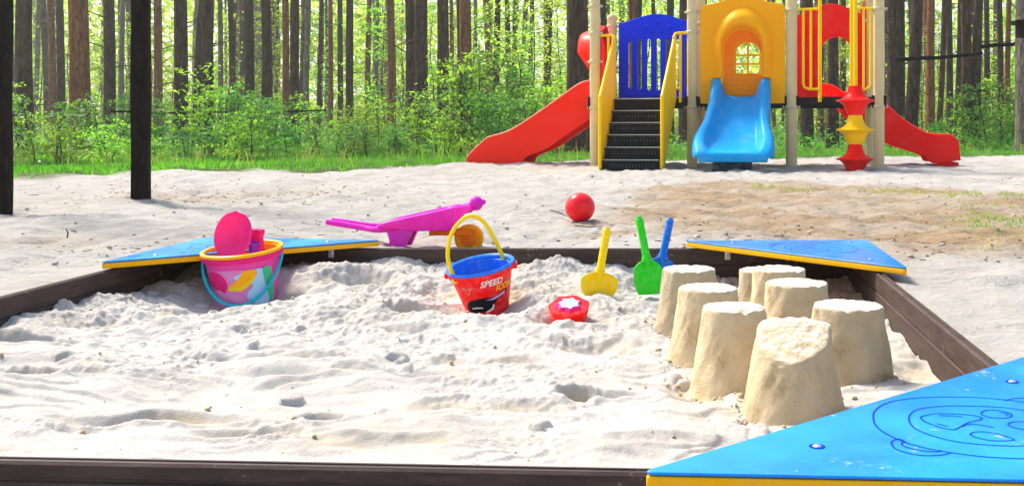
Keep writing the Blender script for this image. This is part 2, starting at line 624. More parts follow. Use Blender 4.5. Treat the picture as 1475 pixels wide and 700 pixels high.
def ground_height(x, y):
    n1 = fbm(x * .35, y * .35, 3, 3) * .05
    n2 = fbm(x * 1.6, y * 1.6, 4, 8) * .030
    n3 = fbm(x * 6.5, y * 6.5, 4, 21, .65) * .021
    tr = np.abs(fbm(x * 2.5 + 5, y * 9, 3, 33)) * -.014 + .004
    far = sstep(9, 20, y)
    amp = (1 - .6 * far)
    h = n1 * sstep(3, 8, np.hypot(x, y - 2)) + (n2 + n3 + tr) * amp
    near = 1 - sstep(.0, .5, -quad_dist(x, y))
    h = h * (1 - .75 * near) + near * .012
    # lumpier strip in front of the play structure and footprint hollows
    fx, fy = np.floor(x / .38), np.floor(y / .38)
    hx = (_hash(fx, fy, 5) & 1023) / 1023.; hy = (_hash(fx, fy, 6) & 1023) / 1023.; hs = (_hash(fx, fy, 9) & 1023) / 1023.
    dx, dy = x - (fx + .25 + .5 * hx) * .38, y - (fy + .25 + .5 * hy) * .38
    rr = np.sqrt((dx / .09) ** 2 + (dy / .07) ** 2)
    h = h - (hs > .5) * .03 * np.exp(-rr ** 2 * 1.5) * amp * (1 - near)
    h = h - .09 * sstep(1.35, 1.05, y) * (np.abs(x + .4) < 3)
    for (px_, py_) in ((-1, 303), (203, 291)):
        D_ = (CZ - GZ) * F / (py_ - PY); x_ = (px_ - PX) / F * D_
        h = h + .018 * np.exp(-(((x - x_) / .13) ** 2 + ((y - D_) / .13) ** 2)) * (1 + .5 * fbm(x * 20, y * 20, 2, 7))
    return GZ + h
NX = 720
tt = np.linspace(-5.35, 5.35, NX)
gx = 1.45 * np.sinh(tt) - .2
ty = np.linspace(-4.2, 5.75, NX)
gy = 1.35 * np.sinh(ty) + 2.6
X, Y = np.meshgrid(gx, gy)
H = ground_height(X, Y)
H += sstep(30, 120, Y) * 1.0
qd = quad_dist(X, Y)
H = np.where(qd > .004, -.12, H)
idx = np.arange(NX * NX).reshape(NX, NX)
faces = np.stack([idx[:-1, :-1], idx[:-1, 1:], idx[1:, 1:], idx[1:, :-1]], -1).reshape(-1, 4)
gme = mesh_np('ground', np.stack([X, Y, H], -1).reshape(-1, 3), faces)
def attr(me, name, arr):
    a = me.attributes.new(name, 'FLOAT', 'POINT')
    a.data.foreach_set('value', np.asarray(arr, dtype=np.float32).ravel())
tanm = sstep(-.12, .25, in_poly_dist(X, Y, TAN) + fbm(X * 2.2, Y * 2.2, 4, 50) * .35) * (qd < 0)
tanm = tanm * (.62 + .38 * sstep(-.25, .2, fbm(X * 1.2, Y * 2.5, 4, 77)))
for (px, py, rr, st) in PATCH:
    g = gnd(px, py, GZ)
    if st > 0:
        tanm = np.maximum(tanm, .95 * st * np.exp(-(((X - g.x) / rr) ** 2 + ((Y - g.y) / (rr * .8)) ** 2) * 1.3) * (.5 + sstep(-.2, .2, fbm(X * 6, Y * 6, 3, 91))))
foro = sstep(-.15, .25, Y - grass_edge(X, Y) + fbm(X * 1.5, Y * 1.5, 3, 60) * .6)
attr(gme, 'tan', tanm); attr(gme, 'forest', foro); attr(gme, 'damp', X * 0)
tag(put('ground', gme, M['ground']), kind='structure')

# ------------------------------------------------------------------ sand inside the box
q = inset_quad(.0215)
NS = 560
S, T = np.meshgrid(np.linspace(0, 1, NS), np.linspace(0, 1, NS))
def bil(k):
    return (q[0][k] * (1 - S) * (1 - T) + q[1][k] * S * (1 - T) + q[2][k] * S * T + q[3][k] * (1 - S) * T)
X2, Y2 = bil(0), bil(1)
def dent(px, py, rx, ry, dp, z=.06):
    g = gnd(px, py, z); return (g.x, g.y, rx, ry, dp)
def sand_height(x, y):
    h = .056 + fbm(x * 1.3, y * 1.3, 3, 2) * .016
    h = h + .022 * sstep(1.9, 2.9, y) * sstep(.35, -.1, x)                 # rises towards the back
    h = h + .022 * sstep(-.75, -1.3, x) * (1 - sstep(2.3, 2.9, y))
    for (px, py, zz, r1, r2, a) in ((865, 392, .06, .30, .17, .052), (925, 385, .06, .16, .15, .03), (800, 405, .06, .15, .13, .022), (620, 398, .06, .17, .11, .034), (560, 402, .06, .18, .10, .026), (440, 412, .06, .22, .14, .022),
                                 (1070, 384, .06, .16, .12, .04), (1090, 378, .06, .10, .10, .02), (760, 450, .06, .16, .10, .018), (455, 450, .06, .14, .10, .018), (20, 470, .06, .2, .2, .01), (1330, 430, .06, .1, .3, .012), (290, 402, .06, .2, .08, .02), (1230, 400, .06, .12, .12, .02)):
        g = gnd(px, py, zz)
        h = h + a * np.exp(-(((x - g.x) / r1) ** 2 + ((y - g.y) / r2) ** 2) * 1.2)
    dents = [dent(694, 462, .08, .07, .02, .05), dent(745, 398, .13, .10, .038), dent(820, 468, .09, .05, .020), dent(515, 420, .085, .07, .040), dent(600, 452, .075, .045, .028), dent(735, 432, .06, .09, .030), dent(900, 418, .07, .04, .028), dent(640, 425, .06, .06, .015),
             dent(45, 506, .10, .025, .022), dent(465, 604, .032, .022, .018), dent(828, 575, .022, .018, .014), dent(880, 572, .05, .014, .010), dent(330, 515, .09, .022, .014), dent(20, 550, .07, .03, .022),
             dent(120, 545, .06, .025, .014), dent(250, 610, .09, .02, .012), dent(600, 540, .12, .03, .012), dent(720, 520, .09, .03, .010), dent(420, 540, .08, .025, .012), dent(180, 610, .07, .02, .016),
             dent(700, 590, .11, .03, .010), dent(360, 630, .08, .02, .012), dent(560, 640, .09, .02, .008), dent(470, 520, .07, .03, .014), dent(270, 460, .08, .04, .012), dent(530, 480, .05, .03, .014), dent(860, 500, .09, .04, .010),
             dent(1100, 640, .1, .03, .01), dent(1330, 545, .05, .08, .012), dent(1000, 560, .05, .07, .010), dent(150, 480, .1, .04, .01)]
    w = fbm(x * 9, y * 9, 3, 14) * .5
    dsum = 0
    for (cx, cy, rx, ry, dp) in dents:
        dp = dp * (1.3 if dp < .03 else 1)
        r = np.sqrt(((x - cx) / rx) ** 2 + ((y - cy) / ry) ** 2) * (1 + w)
        h = h - dp * np.exp(-r ** 3) + dp * .30 * np.exp(-(r - 1.55) ** 2 * 5)
        dsum = dsum + np.exp(-r ** 3) * min(1, dp / .018)
    # soft scooped waves, then broken crumbly sand at the back
    h = h + fbm(x * 3.2, y * 5.5, 3, 40, .5) * .018
    ridg = 1 - np.abs(fbm(x * 3.4, y * 6.5, 3, 44)) * 2.4
    h = h + np.clip(ridg, -.5, 1) * .0075
    rough_zone = .16 + .84 * sstep(1.85, 2.25, y + .18 * fbm(x * 3, y * 3, 2, 71)) * sstep(.3, 0.05, x - .35 * sstep(2.4, 2.6, y))
    lump = fbm(x * 8.5, y * 8.5, 5, 52, .55)
    brk = sstep(-.1, .35, fbm(x * 3.2, y * 3.2, 2, 59))
    h = h + rough_zone * (lump * .019 + brk * (fbm(x * 24, y * 24, 4, 57, .7) * .009))
    h = h + fbm(x * 45, y * 45, 3, 62, .6) * .0016 * (.4 + rough_zone)
    gran = sstep(-.02, .3, fbm(x * 2.6 + 3, y * 3.4, 3, 101))
    h = h + gran * (np.maximum(fbm(x * 52, y * 52, 3, 105, .7), -.15) * .0052 + np.maximum(fbm(x * 95, y * 95, 2, 108), 0) * .004)
    # scraped hand marks: a steep lip with a shallow trough beside it
    ph = fbm(x * 2.1 + 7, y * 4.2, 3, 111) * 5
    fr = ph - np.floor(ph)
    h = h + (np.where(fr < .85, fr / .85, (1 - fr) / .15) - .5) * .0050 * (1 - .5 * rough_zone) * sstep(-.12, .2, fbm(x * 1.9 - 4, y * 2.6, 2, 117))
    # the buckets stand in hollows scooped down to firm sand
    for (px, py, zt_, rx, ry) in ((347, 452, .030, .15, .17), (694, 458, .046, .11, .12)):
        g = gnd(px, py, zt_)
        m_ = np.exp(-(((x - g.x) / rx) ** 2 + ((y - g.y) / ry) ** 2) ** 2)
        h = h * (1 - m_) + (zt_ + (h - .07) * .18) * m_
    return h, dsum, rough_zone
H2, DS, RZ = sand_height(X2, Y2)
# clods: little domes
nc = 200
cs, ct = rng.random(nc), rng.random(nc)
cx = q[0].x * (1 - cs) * (1 - ct) + q[1].x * cs * (1 - ct) + q[2].x * cs * ct + q[3].x * (1 - cs) * ct
cy = q[0].y * (1 - cs) * (1 - ct) + q[1].y * cs * (1 - ct) + q[2].y * cs * ct + q[3].y * (1 - cs) * ct
cr = .004 + .015 * rng.random(nc) ** 4
for k in range(nc):
    i0 = int(ct[k] * (NS - 1)); j0 = int(cs[k] * (NS - 1)); w_ = int(cr[k] / .0034) + 2
    a, b, c, d = max(i0 - w_, 0), min(i0 + w_, NS), max(j0 - w_, 0), min(j0 + w_, NS)
    if cy[k] < 1.9 and rng.random() < .55: continue
    r = np.hypot(X2[a:b, c:d] - cx[k], Y2[a:b, c:d] - cy[k]) / cr[k]
    r = r * (1 + .9 * fbm(X2[a:b, c:d] * 55, Y2[a:b, c:d] * 55, 2, 66)) * (1 + .25 * math.sin(k))
    H2[a:b, c:d] += cr[k] * .75 * np.sqrt(np.clip(1 - r ** 2, 0, 1))
H2 = np.minimum(H2, .142)
ins = quad_dist(X2, Y2)
sidx = np.arange(NS * NS).reshape(NS, NS)
sf = np.stack([sidx[:-1, :-1], sidx[:-1, 1:], sidx[1:, 1:], sidx[1:, :-1]], -1).reshape(-1, 4)
sme = mesh_np('sandbox_sand', np.stack([X2, Y2, H2], -1).reshape(-1, 3), sf)
attr(sme, 'tan', X2 * 0); attr(sme, 'forest', X2 * 0)
dmp = np.clip(DS * .9, 0, .9) * sstep(-.3, .25, fbm(X2 * 12, Y2 * 12, 3, 81))
for (px, py, rx, ry, a) in ((1075, 392, .10, .10, .8), (1040, 590, .12, .05, .25), (1010, 575, .07, .06, .3), (590, 452, .08, .04, .7), (670, 420, .05, .04, .5)):
    g = gnd(px, py, .06)
    dmp = np.maximum(dmp, a * np.exp(-(((X2 - g.x) / rx) ** 2 + ((Y2 - g.y) / ry) ** 2)) * sstep(-.35, .2, fbm(X2 * 15, Y2 * 15, 3, 85)))
attr(sme, 'damp', dmp)
tag(put('sandbox_sand', sme, M['sand']), kind='structure')
def sand_z(x, y):
    d = (X2 - x) ** 2 + (Y2 - y) ** 2
    return float(H2.ravel()[np.argmin(d)])

# loose crumbs of damp sand
ico = bmesh.new(); bmesh.ops.create_icosphere(ico, subdivisions=1, radius=1)
iv = np.array([v.co[:] for v in ico.verts]); ico.verts.index_update()
ifc = np.array([[v.index for v in f.verts] for f in ico.faces]); ico.free()
vsl, fsl, n0 = [], [], 0
CAST = [(1143, 1.63, .085), (1221, 1.84, .085), (1057, 1.80, .08), (1020, 2.0, .08), (992, 2.28, .08), (1148, 2.12, .08)]
for k in range(1500):
    i, j = rng.integers(6, NS - 6), rng.integers(6, NS - 6)
    if k >= 900:
        cp, cd, cr_ = CAST[k % 6]
        a_ = rng.random() * 2 * PI; rr_ = cr_ * (1 + .35 * rng.random() ** 2)
        x_, y_ = (cp - PX) / F * cd + rr_ * math.cos(a_), cd + rr_ * math.sin(a_)
        i, j = divmod(int(np.argmin((X2 - x_) ** 2 + (Y2 - y_) ** 2)), NS)
    if k < 900 and RZ[i, j] < .5 and rng.random() < .72: continue
    r = .0012 + .0038 * rng.random() ** 4
    sc = r * (1 + .5 * rng.random(3) - .25)
    vsl.append(iv * (1 + .25 * rng.standard_normal((len(iv), 1))) * sc + np.array([X2[i, j], Y2[i, j], H2[i, j] + r * .35])); fsl.append(ifc + n0); n0 += len(iv)
cme = mesh_np('sand_crumbs', np.concatenate(vsl), np.concatenate(fsl))
tag(put('sand_crumbs', cme, M['wet_sand']), 'scattered crumbs of damp sand lying in the sandbox', 'sand crumbs', kind='stuff')

# ------------------------------------------------------------------ sandbox timber and corner seats
box = empty('sandbox', ((CORN[0] + CORN[1] + CORN[2] + CORN[3]) / 4).to_3d())
tag(box, 'square sandbox of dark brown grooved boards with blue corner seats', 'sandbox')
BC = box.location.copy()
def beam(i, name='side_board'):
    p, r_ = CORN[i], CORN[(i + 1) % 4]
    e = (r_ - p).normalized(); nrm = Vector((-e.y, e.x))
    L = (r_ - p).length
    th = .020
    # closed profile across the board: (inward offset, z)
    pr = [(0, -.08), (0, .128), (.003, .1295), (.003, .1325), (0, .134), (0, ZT - .003), (.003, ZT), (.008, ZT), (.009, ZT - .003), (.0125, ZT - .003), (.0135, ZT), (th - .003, ZT), (th, ZT - .003), (th, .108), (th - .003, .106), (th - .003, .103), (th, .101), (th, .054), (th - .003, .052), (th - .003, .049), (th, .047), (th, -.08)]
    mb = MB()
    a, b = (th, L - th) if i in (1, 3) else (0, L)       # front and back boards run through, the side boards butt between them
    if i in (1, 3): a += .0005; b -= .0005
    rows = []
    nseg = 24
    for k in range(nseg + 1):
        t = lerp(a, b, k / nseg)
        rows.append([Vector((p.x + e.x * t + nrm.x * o, p.y + e.y * t + nrm.y * o, z)) - BC for (o, z) in pr])
    mb.grid(rows, closed=True)
    n = len(pr)
    for base_, rev in ((rows[0], False), (rows[-1], True)):
        mb.add(base_, [tuple(range(n)) if rev else tuple(range(n - 1, -1, -1))])
    o = mb.build(name, M['beam'], box, edge=25)
    return o
for i in range(4): beam(i)

ZS = .172                                          # seat top
def seat_pt(px, py): g = gnd(px, py, ZS); return Vector((g.x, g.y))
SEATS = [   # tip on the front/back board, corner, tip on the side board
    ('front', Vector((.0195, .995)), Vector((.590, .960)), Vector((.617, 1.527))),
    ('right', seat_pt(985, 346.5), seat_pt(1250, 345.5), seat_pt(1308, 386)),
    ('left', seat_pt(550, 345.5), seat_pt(298, 341.5), seat_pt(143, 377.5))]
# a front-left seat exists by symmetry but lies wholly outside the picture
zo = lambda x, y: (1175 + x / 3.5, 500 + y / 3.5)
BEAR = [
    [(290, 350), (300, 320), (350, 285), (450, 262), (600, 252), (800, 253), (950, 265), (1100, 284), (1280, 320), (1400, 365), (1450, 420), (1420, 480), (1330, 530), (1200, 556), (1050, 562), (850, 552), (690, 532), (560, 510), (440, 475), (345, 430), (300, 390), (290, 350)],
    [(470, 365), (480, 335), (530, 310), (650, 297), (800, 297), (950, 305), (1080, 325), (1170, 360), (1200, 410), (1180, 455), (1120, 485), (1050, 497), (900, 495), (720, 478), (600, 450), (520, 420), (485, 395), (470, 365)],
    [(455, 480), (420, 462), (385, 475), (385, 492), (400, 510), (450, 530), (530, 545), (620, 545), (680, 533)],
    [(440, 478), (435, 492), (470, 508), (540, 522), (610, 527), (635, 520)],
    [(955, 270), (1000, 258), (1080, 258), (1160, 272), (1190, 292)],
    [(530, 355), (550, 345), (620, 335), (760, 340), (830, 352), (830, 365), (770, 380), (740, 395), (700, 415), (650, 410), (600, 395), (550, 375), (530, 355)],
    [(620, 345), (680, 346), (740, 352)], [(610, 385), (640, 393), (670, 400)],
    [(740, 400), (770, 388), (830, 392), (900, 405)],
    [(835, 335), (860, 318), (930, 320), (980, 335), (985, 350), (940, 358), (870, 352), (835, 335)],
    [(928, 328), (955, 332), (970, 345)],
    [(780, 440), (800, 428), (860, 427), (930, 440), (1000, 465), (960, 472), (880, 470), (810, 455), (780, 440)],
    [(970, 388), (1000, 376), (1070, 378), (1130, 392), (1120, 412), (1060, 416), (1000, 405), (970, 388)],
]
s0 = SEATS[0]
def bary(p):
    A, B, C = s0[1], s0[2], s0[3]
    m = Matrix(((A.x - B.x, C.x - B.x), (A.y - B.y, C.y - B.y)))
    v = m.inverted() @ (p - B)
    return v
SEATLBL = {}
for (nm, A, B, C) in SEATS:
    org = Vector((B.x, B.y, 0)) - BC
    out = round_poly([A - B, Vector((0, 0)), C - B], [.018, .05, .018], 8)
    se = put('corner_seat', plate_mesh([out], .0135, .002), M['seat_yellow'], box, (org.x, org.y, ZS - .0035 - .0075))
    ctr = (A + B + C) / 3 - B
    out2 = [tuple(Vector(p) * .998 + ctr * .002) for p in out]
    top = put('seat_top', plate_mesh([out2], .0032, .0012), M['seat_blue'], se, (0, 0, .0095))
    # engraving
    mb = MB()
    for line in BEAR:
        pts = []
        for (x, y) in line:
            v = bary(seat_pt(*zo(x, y)))
            pp = (A - B) * v.x + (C - B) * v.y
            pts.append(Vector((pp.x, pp.y, 0)))
        closed = (Vector(line[0]) - Vector(line[-1])).length < 1
        sp = smooth_path(pts[:-1], 5, True) if closed else smooth_path(pts, 5)
        if closed: sp.append(sp[0])
        rows = []
        w = .0011
        for k, p in enumerate(sp):
            t = sp[min(k + 1, len(sp) - 1)] - sp[max(k - 1, 0)]
            if t.length < 1e-7: t = Vector((1, 0, 0))
            t.normalize(); nn = Vector((-t.y, t.x, 0))
            rows.append([p + nn * w, p - nn * w])
        mb.grid(rows)
    mb.build('engraving', M['groove'], se, loc=(0, 0, .0095 + .00195))
    for (u_, w_) in ((.62, .10), (.10, .72), (.12, .12), (.40, .42) if nm != 'front' else (.62, .10)):
        if nm == 'front' and (u_, w_) == (.62, .10): 
            continue
    spots = [(.12, .74), (.12, .12), (.74, .12)]
    if nm == 'front':
        spots = []
        for pxy in ((1177, 643), (1458, 550)):
            v = bary(seat_pt(*pxy)); spots.append((v.x, v.y))
        spots.append((.10, .10))
    for (u_, w_) in spots:
        pp = (A - B) * u_ + (C - B) * w_
        mb = MB().lathe([(.0001, .0022), (.003, .002), (.0048, .0008), (.0048, -.003)], 16)
        bo = mb.build('bolt', M['steel'], se, loc=(pp.x, pp.y, .0112))
        mr = MB().lathe([(.0052, .0006), (.0082, .0006), (.0086, 0), (.0052, 0)], 20)
        mr.build('washer_hole', M['groove'], bo, loc=(0, 0, 0))
# small brackets under the two back seats
for (px, py) in ((477, 364), (1048, 367)):
    g = at(px, py, 2.985)
    br = MB().box(-.008, .008, -.002, .002, -.014, .012, bev=.001).box(-.008, .008, -.02, .002, .012, .0145)
    br.lathe([(.0001, .0035), (.0035, .003), (.0045, 0)], 10, Matrix.Translation((0, -.002, -.004)) @ Matrix.Rotation(R(90), 4, 'X'))
    br.build('bracket', M['steel'], box, loc=g - BC)

# ------------------------------------------------------------------ dark timber posts of the shelter
for (px, py, w, lab, rz) in ((-1, 303, .092, 'dark timber shelter post cut by the left edge, nearest to the sandbox', .15), (203, 291, .088, 'dark timber shelter post standing in the sand among the trees view, second from left edge', .22)):
    g = gnd(px, py, GZ)
    t = empty('timber_post', (g.x, g.y, GZ - .02), rz)
    tag(t, lab, 'post', 'timber posts of a shelter')
    mb = MB()
    rows = []
    for k in range(14):
        z = k / 13 * 2.6 - .1
        hw = w / 2 * (.97 + .05 * math.sin(k * 1.7 + px))
        rows.append([Vector((x * hw, y * hw, z)) for (x, y) in ((-1, -.84), (-.84, -1), (.84, -1), (1, -.84), (1, .84), (.84, 1), (-.84, 1), (-1, .84))])
    mb.grid(rows, True)
    mb.add(rows[-1], [tuple(range(8))], False)
    mb.build('shaft', M['timber'], t, edge=50)

# ------------------------------------------------------------------ play structure
TH = R(9)
U = Vector((math.cos(TH), -math.sin(TH), 0)); V = Vector((math.sin(TH), math.cos(TH), 0))
O = Vector(((997 - PX) / F * 9.8, 9.8, GZ))
def loc(px, py, b):
    dx, dz = (px - PX) / F, -(py - PY) / F
    D = (b + O.x * V.x + O.y * V.y) / (dx * V.x + V.y)
    P = Vector((dx * D, D, CZ + dz * D)) - O
    return P.x * U.x + P.y * U.y, P.z                 # a, z (local)
play = empty('play_structure', O, -TH)
tag(play, 'colourful play structure with cream posts, slides and stairs at the forest edge', 'play structure')
A1 = loc(857, 200, 0)[0]; A2 = 0.0; A3 = loc(1140, 200, 0)[0]; A4 = loc(1266, 200, 0)[0]
PR = .049
Bk = 1.0
def post(a, b, h, rings, r=PR, cap=True):
    mb = MB()
    prof = [(r, -.12), (r, h)]
    if cap: prof += [(r * 1.06, h), (r * 1.06, h + .012), (r * .8, h + .035), (r * .4, h + .05), (.0001, h + .055)]
    mb.lathe(prof, 20)
    o = mb.build('post', M['post'], play, loc=(a, b, 0))
    for z in rings:
        c = MB().lathe([(r, -.016), (r * 1.10, -.016), (r * 1.22, -.010), (r * 1.22, .010), (r * 1.10, .016), (r, .016)], 20)
        c.box(-r * 1.55, -r * 1.1, -.006, .006, -.012, .012).box(r * 1.1, r * 1.55, -.006, .006, -.012, .012)
        c.lathe([(.0001, .008), (.006, .006), (.007, 0)], 8, Matrix.Translation((0, -r * 1.22, 0)) @ Matrix.Rotation(R(90), 4, 'X'))
        c.build('collar', M['collar'], o, loc=(0, 0, z))
zz = lambda y, b=0, px=997: loc(px, y, b)[1]
post(A1, 0, zz(-8), [zz(7), zz(47), zz(88), zz(155)])
post(A2, 0, 2.35, [zz(18), zz(47), zz(155), 2.1])
post(A3, 0, 2.35, [zz(18), zz(155), 2.1], PR * 1.06)
post(A4, 0, 2.35, [zz(18), zz(155), 2.1])
post(A1, Bk, zz(26, Bk), [zz(37, Bk), zz(97, Bk), zz(155, Bk)])
post(A2, Bk, 2.35, [zz(35, Bk), zz(155, Bk)])
post(A3, Bk, 2.35, [zz(35, Bk), zz(155, Bk)])
post(A4, Bk, 2.35, [zz(35, Bk), zz(155, Bk)])
ZD = zz(141)                                        # deck top (local)
mb = MB()
for (a0, a1) in ((A1, A2), (A2, A3), (A3, A4)):
    mb.box(a0 + .052, a1 - .052, .02, Bk - .02, ZD - .012, ZD, bev=.003)
    mb.box(a0 + .052, a1 - .052, .0, .022, ZD - .085, ZD - .013)
    mb.box(a0 + .052, a1 - .052, Bk - .022, Bk, ZD - .085, ZD - .013)
for a in (A1, A2, A3, A4):
    mb.box(a - .02, a + .02, .055, Bk - .055, ZD - .085, ZD - .013)
    for b in (0, Bk):
        for s in (-1, 1):
            mb.box(a + s * .052 - .012, a + s * .052 + .012, b - .03, b + .03, ZD - .1, ZD + .012)
mb.build('deck', M['black'], play)

def plateAZ(name, loops, b, th, mat, bev=.006, parent=None):
    me = plate_mesh(loops, th, bev)
    for v in me.vertices:
        x, y, z = v.co
        v.co = (x, b - z, y)
    for p in me.polygons: p.use_smooth = False
    return put(name, me, mat, parent or play)
def arc(cx, cz, rx, rz, a0, a1, n=16):
    return [(cx + rx * math.cos(R(lerp(a0, a1, k / n))), cz + rz * math.sin(R(lerp(a0, a1, k / n)))) for k in range(n + 1)]

# --- stairs, rotated a little about their top
SB, SBOT = -.02, -.62
aL0, aR0 = loc(889, 141, 0)[0], loc(969, 141, 0)[0]
aL1, aR1 = loc(868, 243, SBOT)[0], loc(950, 243, SBOT)[0]
def sa(t, s):      # t 0 top..1 bottom, s 0 left..1 right
    return lerp(lerp(aL0, aR0, s), lerp(aL1, aR1, s), t)
ntr = 6
stairs = MB()
for k in range(ntr):
    t0, t1 = k / ntr, (k + 1) / ntr
    zt = ZD * (1 - (k + .0) / ntr) - .012
    b0, b1 = lerp(SB, SBOT, t0), lerp(SB, SBOT, t1) - .012
    zb = ZD * (1 - (k + 1) / ntr) - .012
    # tread, its nosing, riser
    def quadbox(ta, tb, z0, z1, ba, bb):
        vs_ = [Vector((sa(ta, 0), ba, z0)), Vector((sa(ta, 1), ba, z0)), Vector((sa(tb, 1), bb, z0)), Vector((sa(tb, 0), bb, z0))]
        vs_ += [v + Vector((0, 0, z1 - z0)) for v in vs_]
        stairs.add(vs_, [(0, 1, 2, 3), (4, 7, 6, 5), (0, 4, 5, 1), (1, 5, 6, 2), (2, 6, 7, 3), (3, 7, 4, 0)], False)
    quadbox(t0, t1, zt - .018, zt, b0, b1)
    quadbox(t1 - .012, t1, max(zb, 0) + .0005, zt - .019, b1 + .030, b1 + .022)
st = stairs.build('stairs', M['black'], play, edge=20)
nos = MB()
for k in range(ntr):
    t1 = (k + 1) / ntr
    zt = ZD * (1 - k / ntr) - .012
    b1 = lerp(SB, SBOT, t1) - .012
    nos.tube([(sa(t1, 0.01), b1, zt - .002), (sa(t1, .99), b1, zt - .002)], .0042, 6)
nos.build('stair_nosing', M['steel'], st)
dots = MB()
for k in range(1, ntr):
    t1 = (k + 1) / ntr
    zt = ZD * (1 - k / ntr) - .012
    b1 = lerp(SB, SBOT, t1) - .012
    for j in range(14):
        s_ = .12 + .76 * j / 13
        for dz in (.03, .045):
            dots.box(sa(t1, s_) - .004, sa(t1, s_) + .004, b1 + .0165, b1 + .0195, zt - dz - .018, zt - dz - .012)
dots.build('riser_perforation', plastic('grey_spots', (.12, .12, .12), .6, .2), st)
for s_ in (0, 1):
    mb = MB()
    a0, a1 = sa(0, s_), sa(1, s_)
    off = .012 if s_ else -.012
    pts = [(0, zz(52)), (1, zz(139, SBOT)), (1.02, .02), (.94, .0), (0, ZD - .02)]
    if True:
        outp = [Vector((lerp(a0, a1, t), lerp(SB, SBOT, t), z)) for t, z in pts]
        vs_ = [p + Vector((off, 0, 0)) for p in outp] + [p + Vector((off + (.022 if s_ else -.022), 0, 0)) for p in outp]
        n = len(pts)
        mb.add(vs_, [tuple(range(n)), tuple(range(2 * n - 1, n - 1, -1))] + [(i, (i + 1) % n, n + (i + 1) % n, n + i) for i in range(n)], False)
    pan = mb.build('stair_side_panel', M['yellow'], play, edge=20)
    # tube along the edge of the panel
    tb = MB()
    mid = off + (.011 if s_ else -.011)
    tb.tube([p + Vector((mid, 0, 0)) for p in [outp[0], outp[1], outp[2]]], .016, 10)
    tb.build('panel_tube', M['yellow'], pan)
    sg = MB()
    g0 = [Vector((lerp(a0, a1, t), lerp(SB, SBOT, t), z)) for t, z in ((0, ZD - .015), (1.01, .0), (.9, .0), (0, ZD - .09))]
    o2 = .002 if s_ else -.002
    vs_ = [p + Vector((o2, 0, 0)) for p in g0] + [p + Vector((o2 * 4.2, 0, 0)) for p in g0]
    sg.add(vs_, [(0, 1, 2, 3), (7, 6, 5, 4)] + [(i, (i + 1) % 4, 4 + (i + 1) % 4, 4 + i) for i in range(4)], False)
    sg.build('stringer', M['black'], play)
# handrail tubes
mb = MB()
ztop = zz(48)
aT = sa(0, 1) + .024
ae = loc(980, 48, -.03)[0]
mb.tube([(A2 - PR, -.0, ztop), (aT + .03, -.02, ztop), (aT + .005, -.04, ztop - .01), (aT - .01, -.07, ztop - .05)], .013)
mb.tube([(ae, -.02, ztop), (ae, -.02, zz(148))], .013)
mb.tube([(ae, -.02, zz(128)), (aT - .002, -.03, zz(128))], .012)
mb.build('handrail', M['yellow'], play)
mb = MB()
aT = sa(0, 0) - .024
ztop = zz(50)
ae = loc(876, 48, -.03)[0]
mb.tube([(A1 + PR, 0, ztop), (aT - .03, -.02, ztop), (aT - .005, -.04, ztop - .01), (aT, -.07, ztop - .05)], .013)
mb.tube([(ae, -.02, ztop), (ae, -.02, zz(148))], .013)
mb.build('handrail', M['yellow'], play)

# --- blue slatted panel at the back of the stair bay
def L(px, py, b): return loc(px, py, b)
bl, br_ = A1 + .075, A2 - .06
top = []
for k in range(25):
    t = k / 24
    y = 33.5 - 12.5 * (math.sin(PI * t) ** 1.6)
    top.append((lerp(br_, bl, t), L(943, y, Bk)[1]))
bz = L(943, 141, Bk)[1]
outl = [(bl, bz), (br_, bz)] + top
holes = []
for i, px in enumerate((908, 921.5, 935, 948.5, 962, 975.5, 989)):
    a = L(px, 90, Bk)[0]
    hw = .0205
    yt, yb = 57 + .11 * abs(i - 3) ** 2 * 4 - 1, 131 - .09 * abs(i - 3) ** 2 * 4
    z1, z0 = L(943, yt, Bk)[1], L(943, yb, Bk)[1]
    if a + hw > br_ - .02: continue
    holes.append([(p[0], p[1]) for p in arc(a, z1 - hw, hw, hw, 0, 180, 8)] + [(p[0], p[1]) for p in arc(a, z0 + hw, hw, hw, 180, 360, 8)])
pn = plateAZ('fence_panel', [outl] + holes, Bk, .045, M['blue'], .006)
mb = MB()
for (px, py, r) in ((907, 49, .016), (917, 44, .013), (931, 40, .030), (947, 34, .020), (964, 40, .028), (979, 44, .014), (988, 49, .012)):
    a, z = L(px, py, Bk)
    mb.lathe([(r, -.004), (r * .95, .006), (r * .7, .013), (r * .3, .018), (.0001, .019)], 16, Matrix.Translation((a, Bk - .022, z)) @ Matrix.Rotation(R(90), 4, 'X'))
for (ya, yb) in ((56, 47), (140, 131)):
    pts = []
    for k in range(13):
        t = k / 12
        y = ya - (ya - yb) * math.sin(PI * t) if ya < 100 else 134 + 4 * math.sin(PI * t)
        pts.append((lerp(bl + .01, br_ - .01, t), Bk - .023, L(943, y, Bk)[1]))
    mb.tube(pts, .006, 6)
mb.mesh(pn.data)
bpy.data.objects.remove(pn)
mb.build('fence_panel', M['blue'], play)

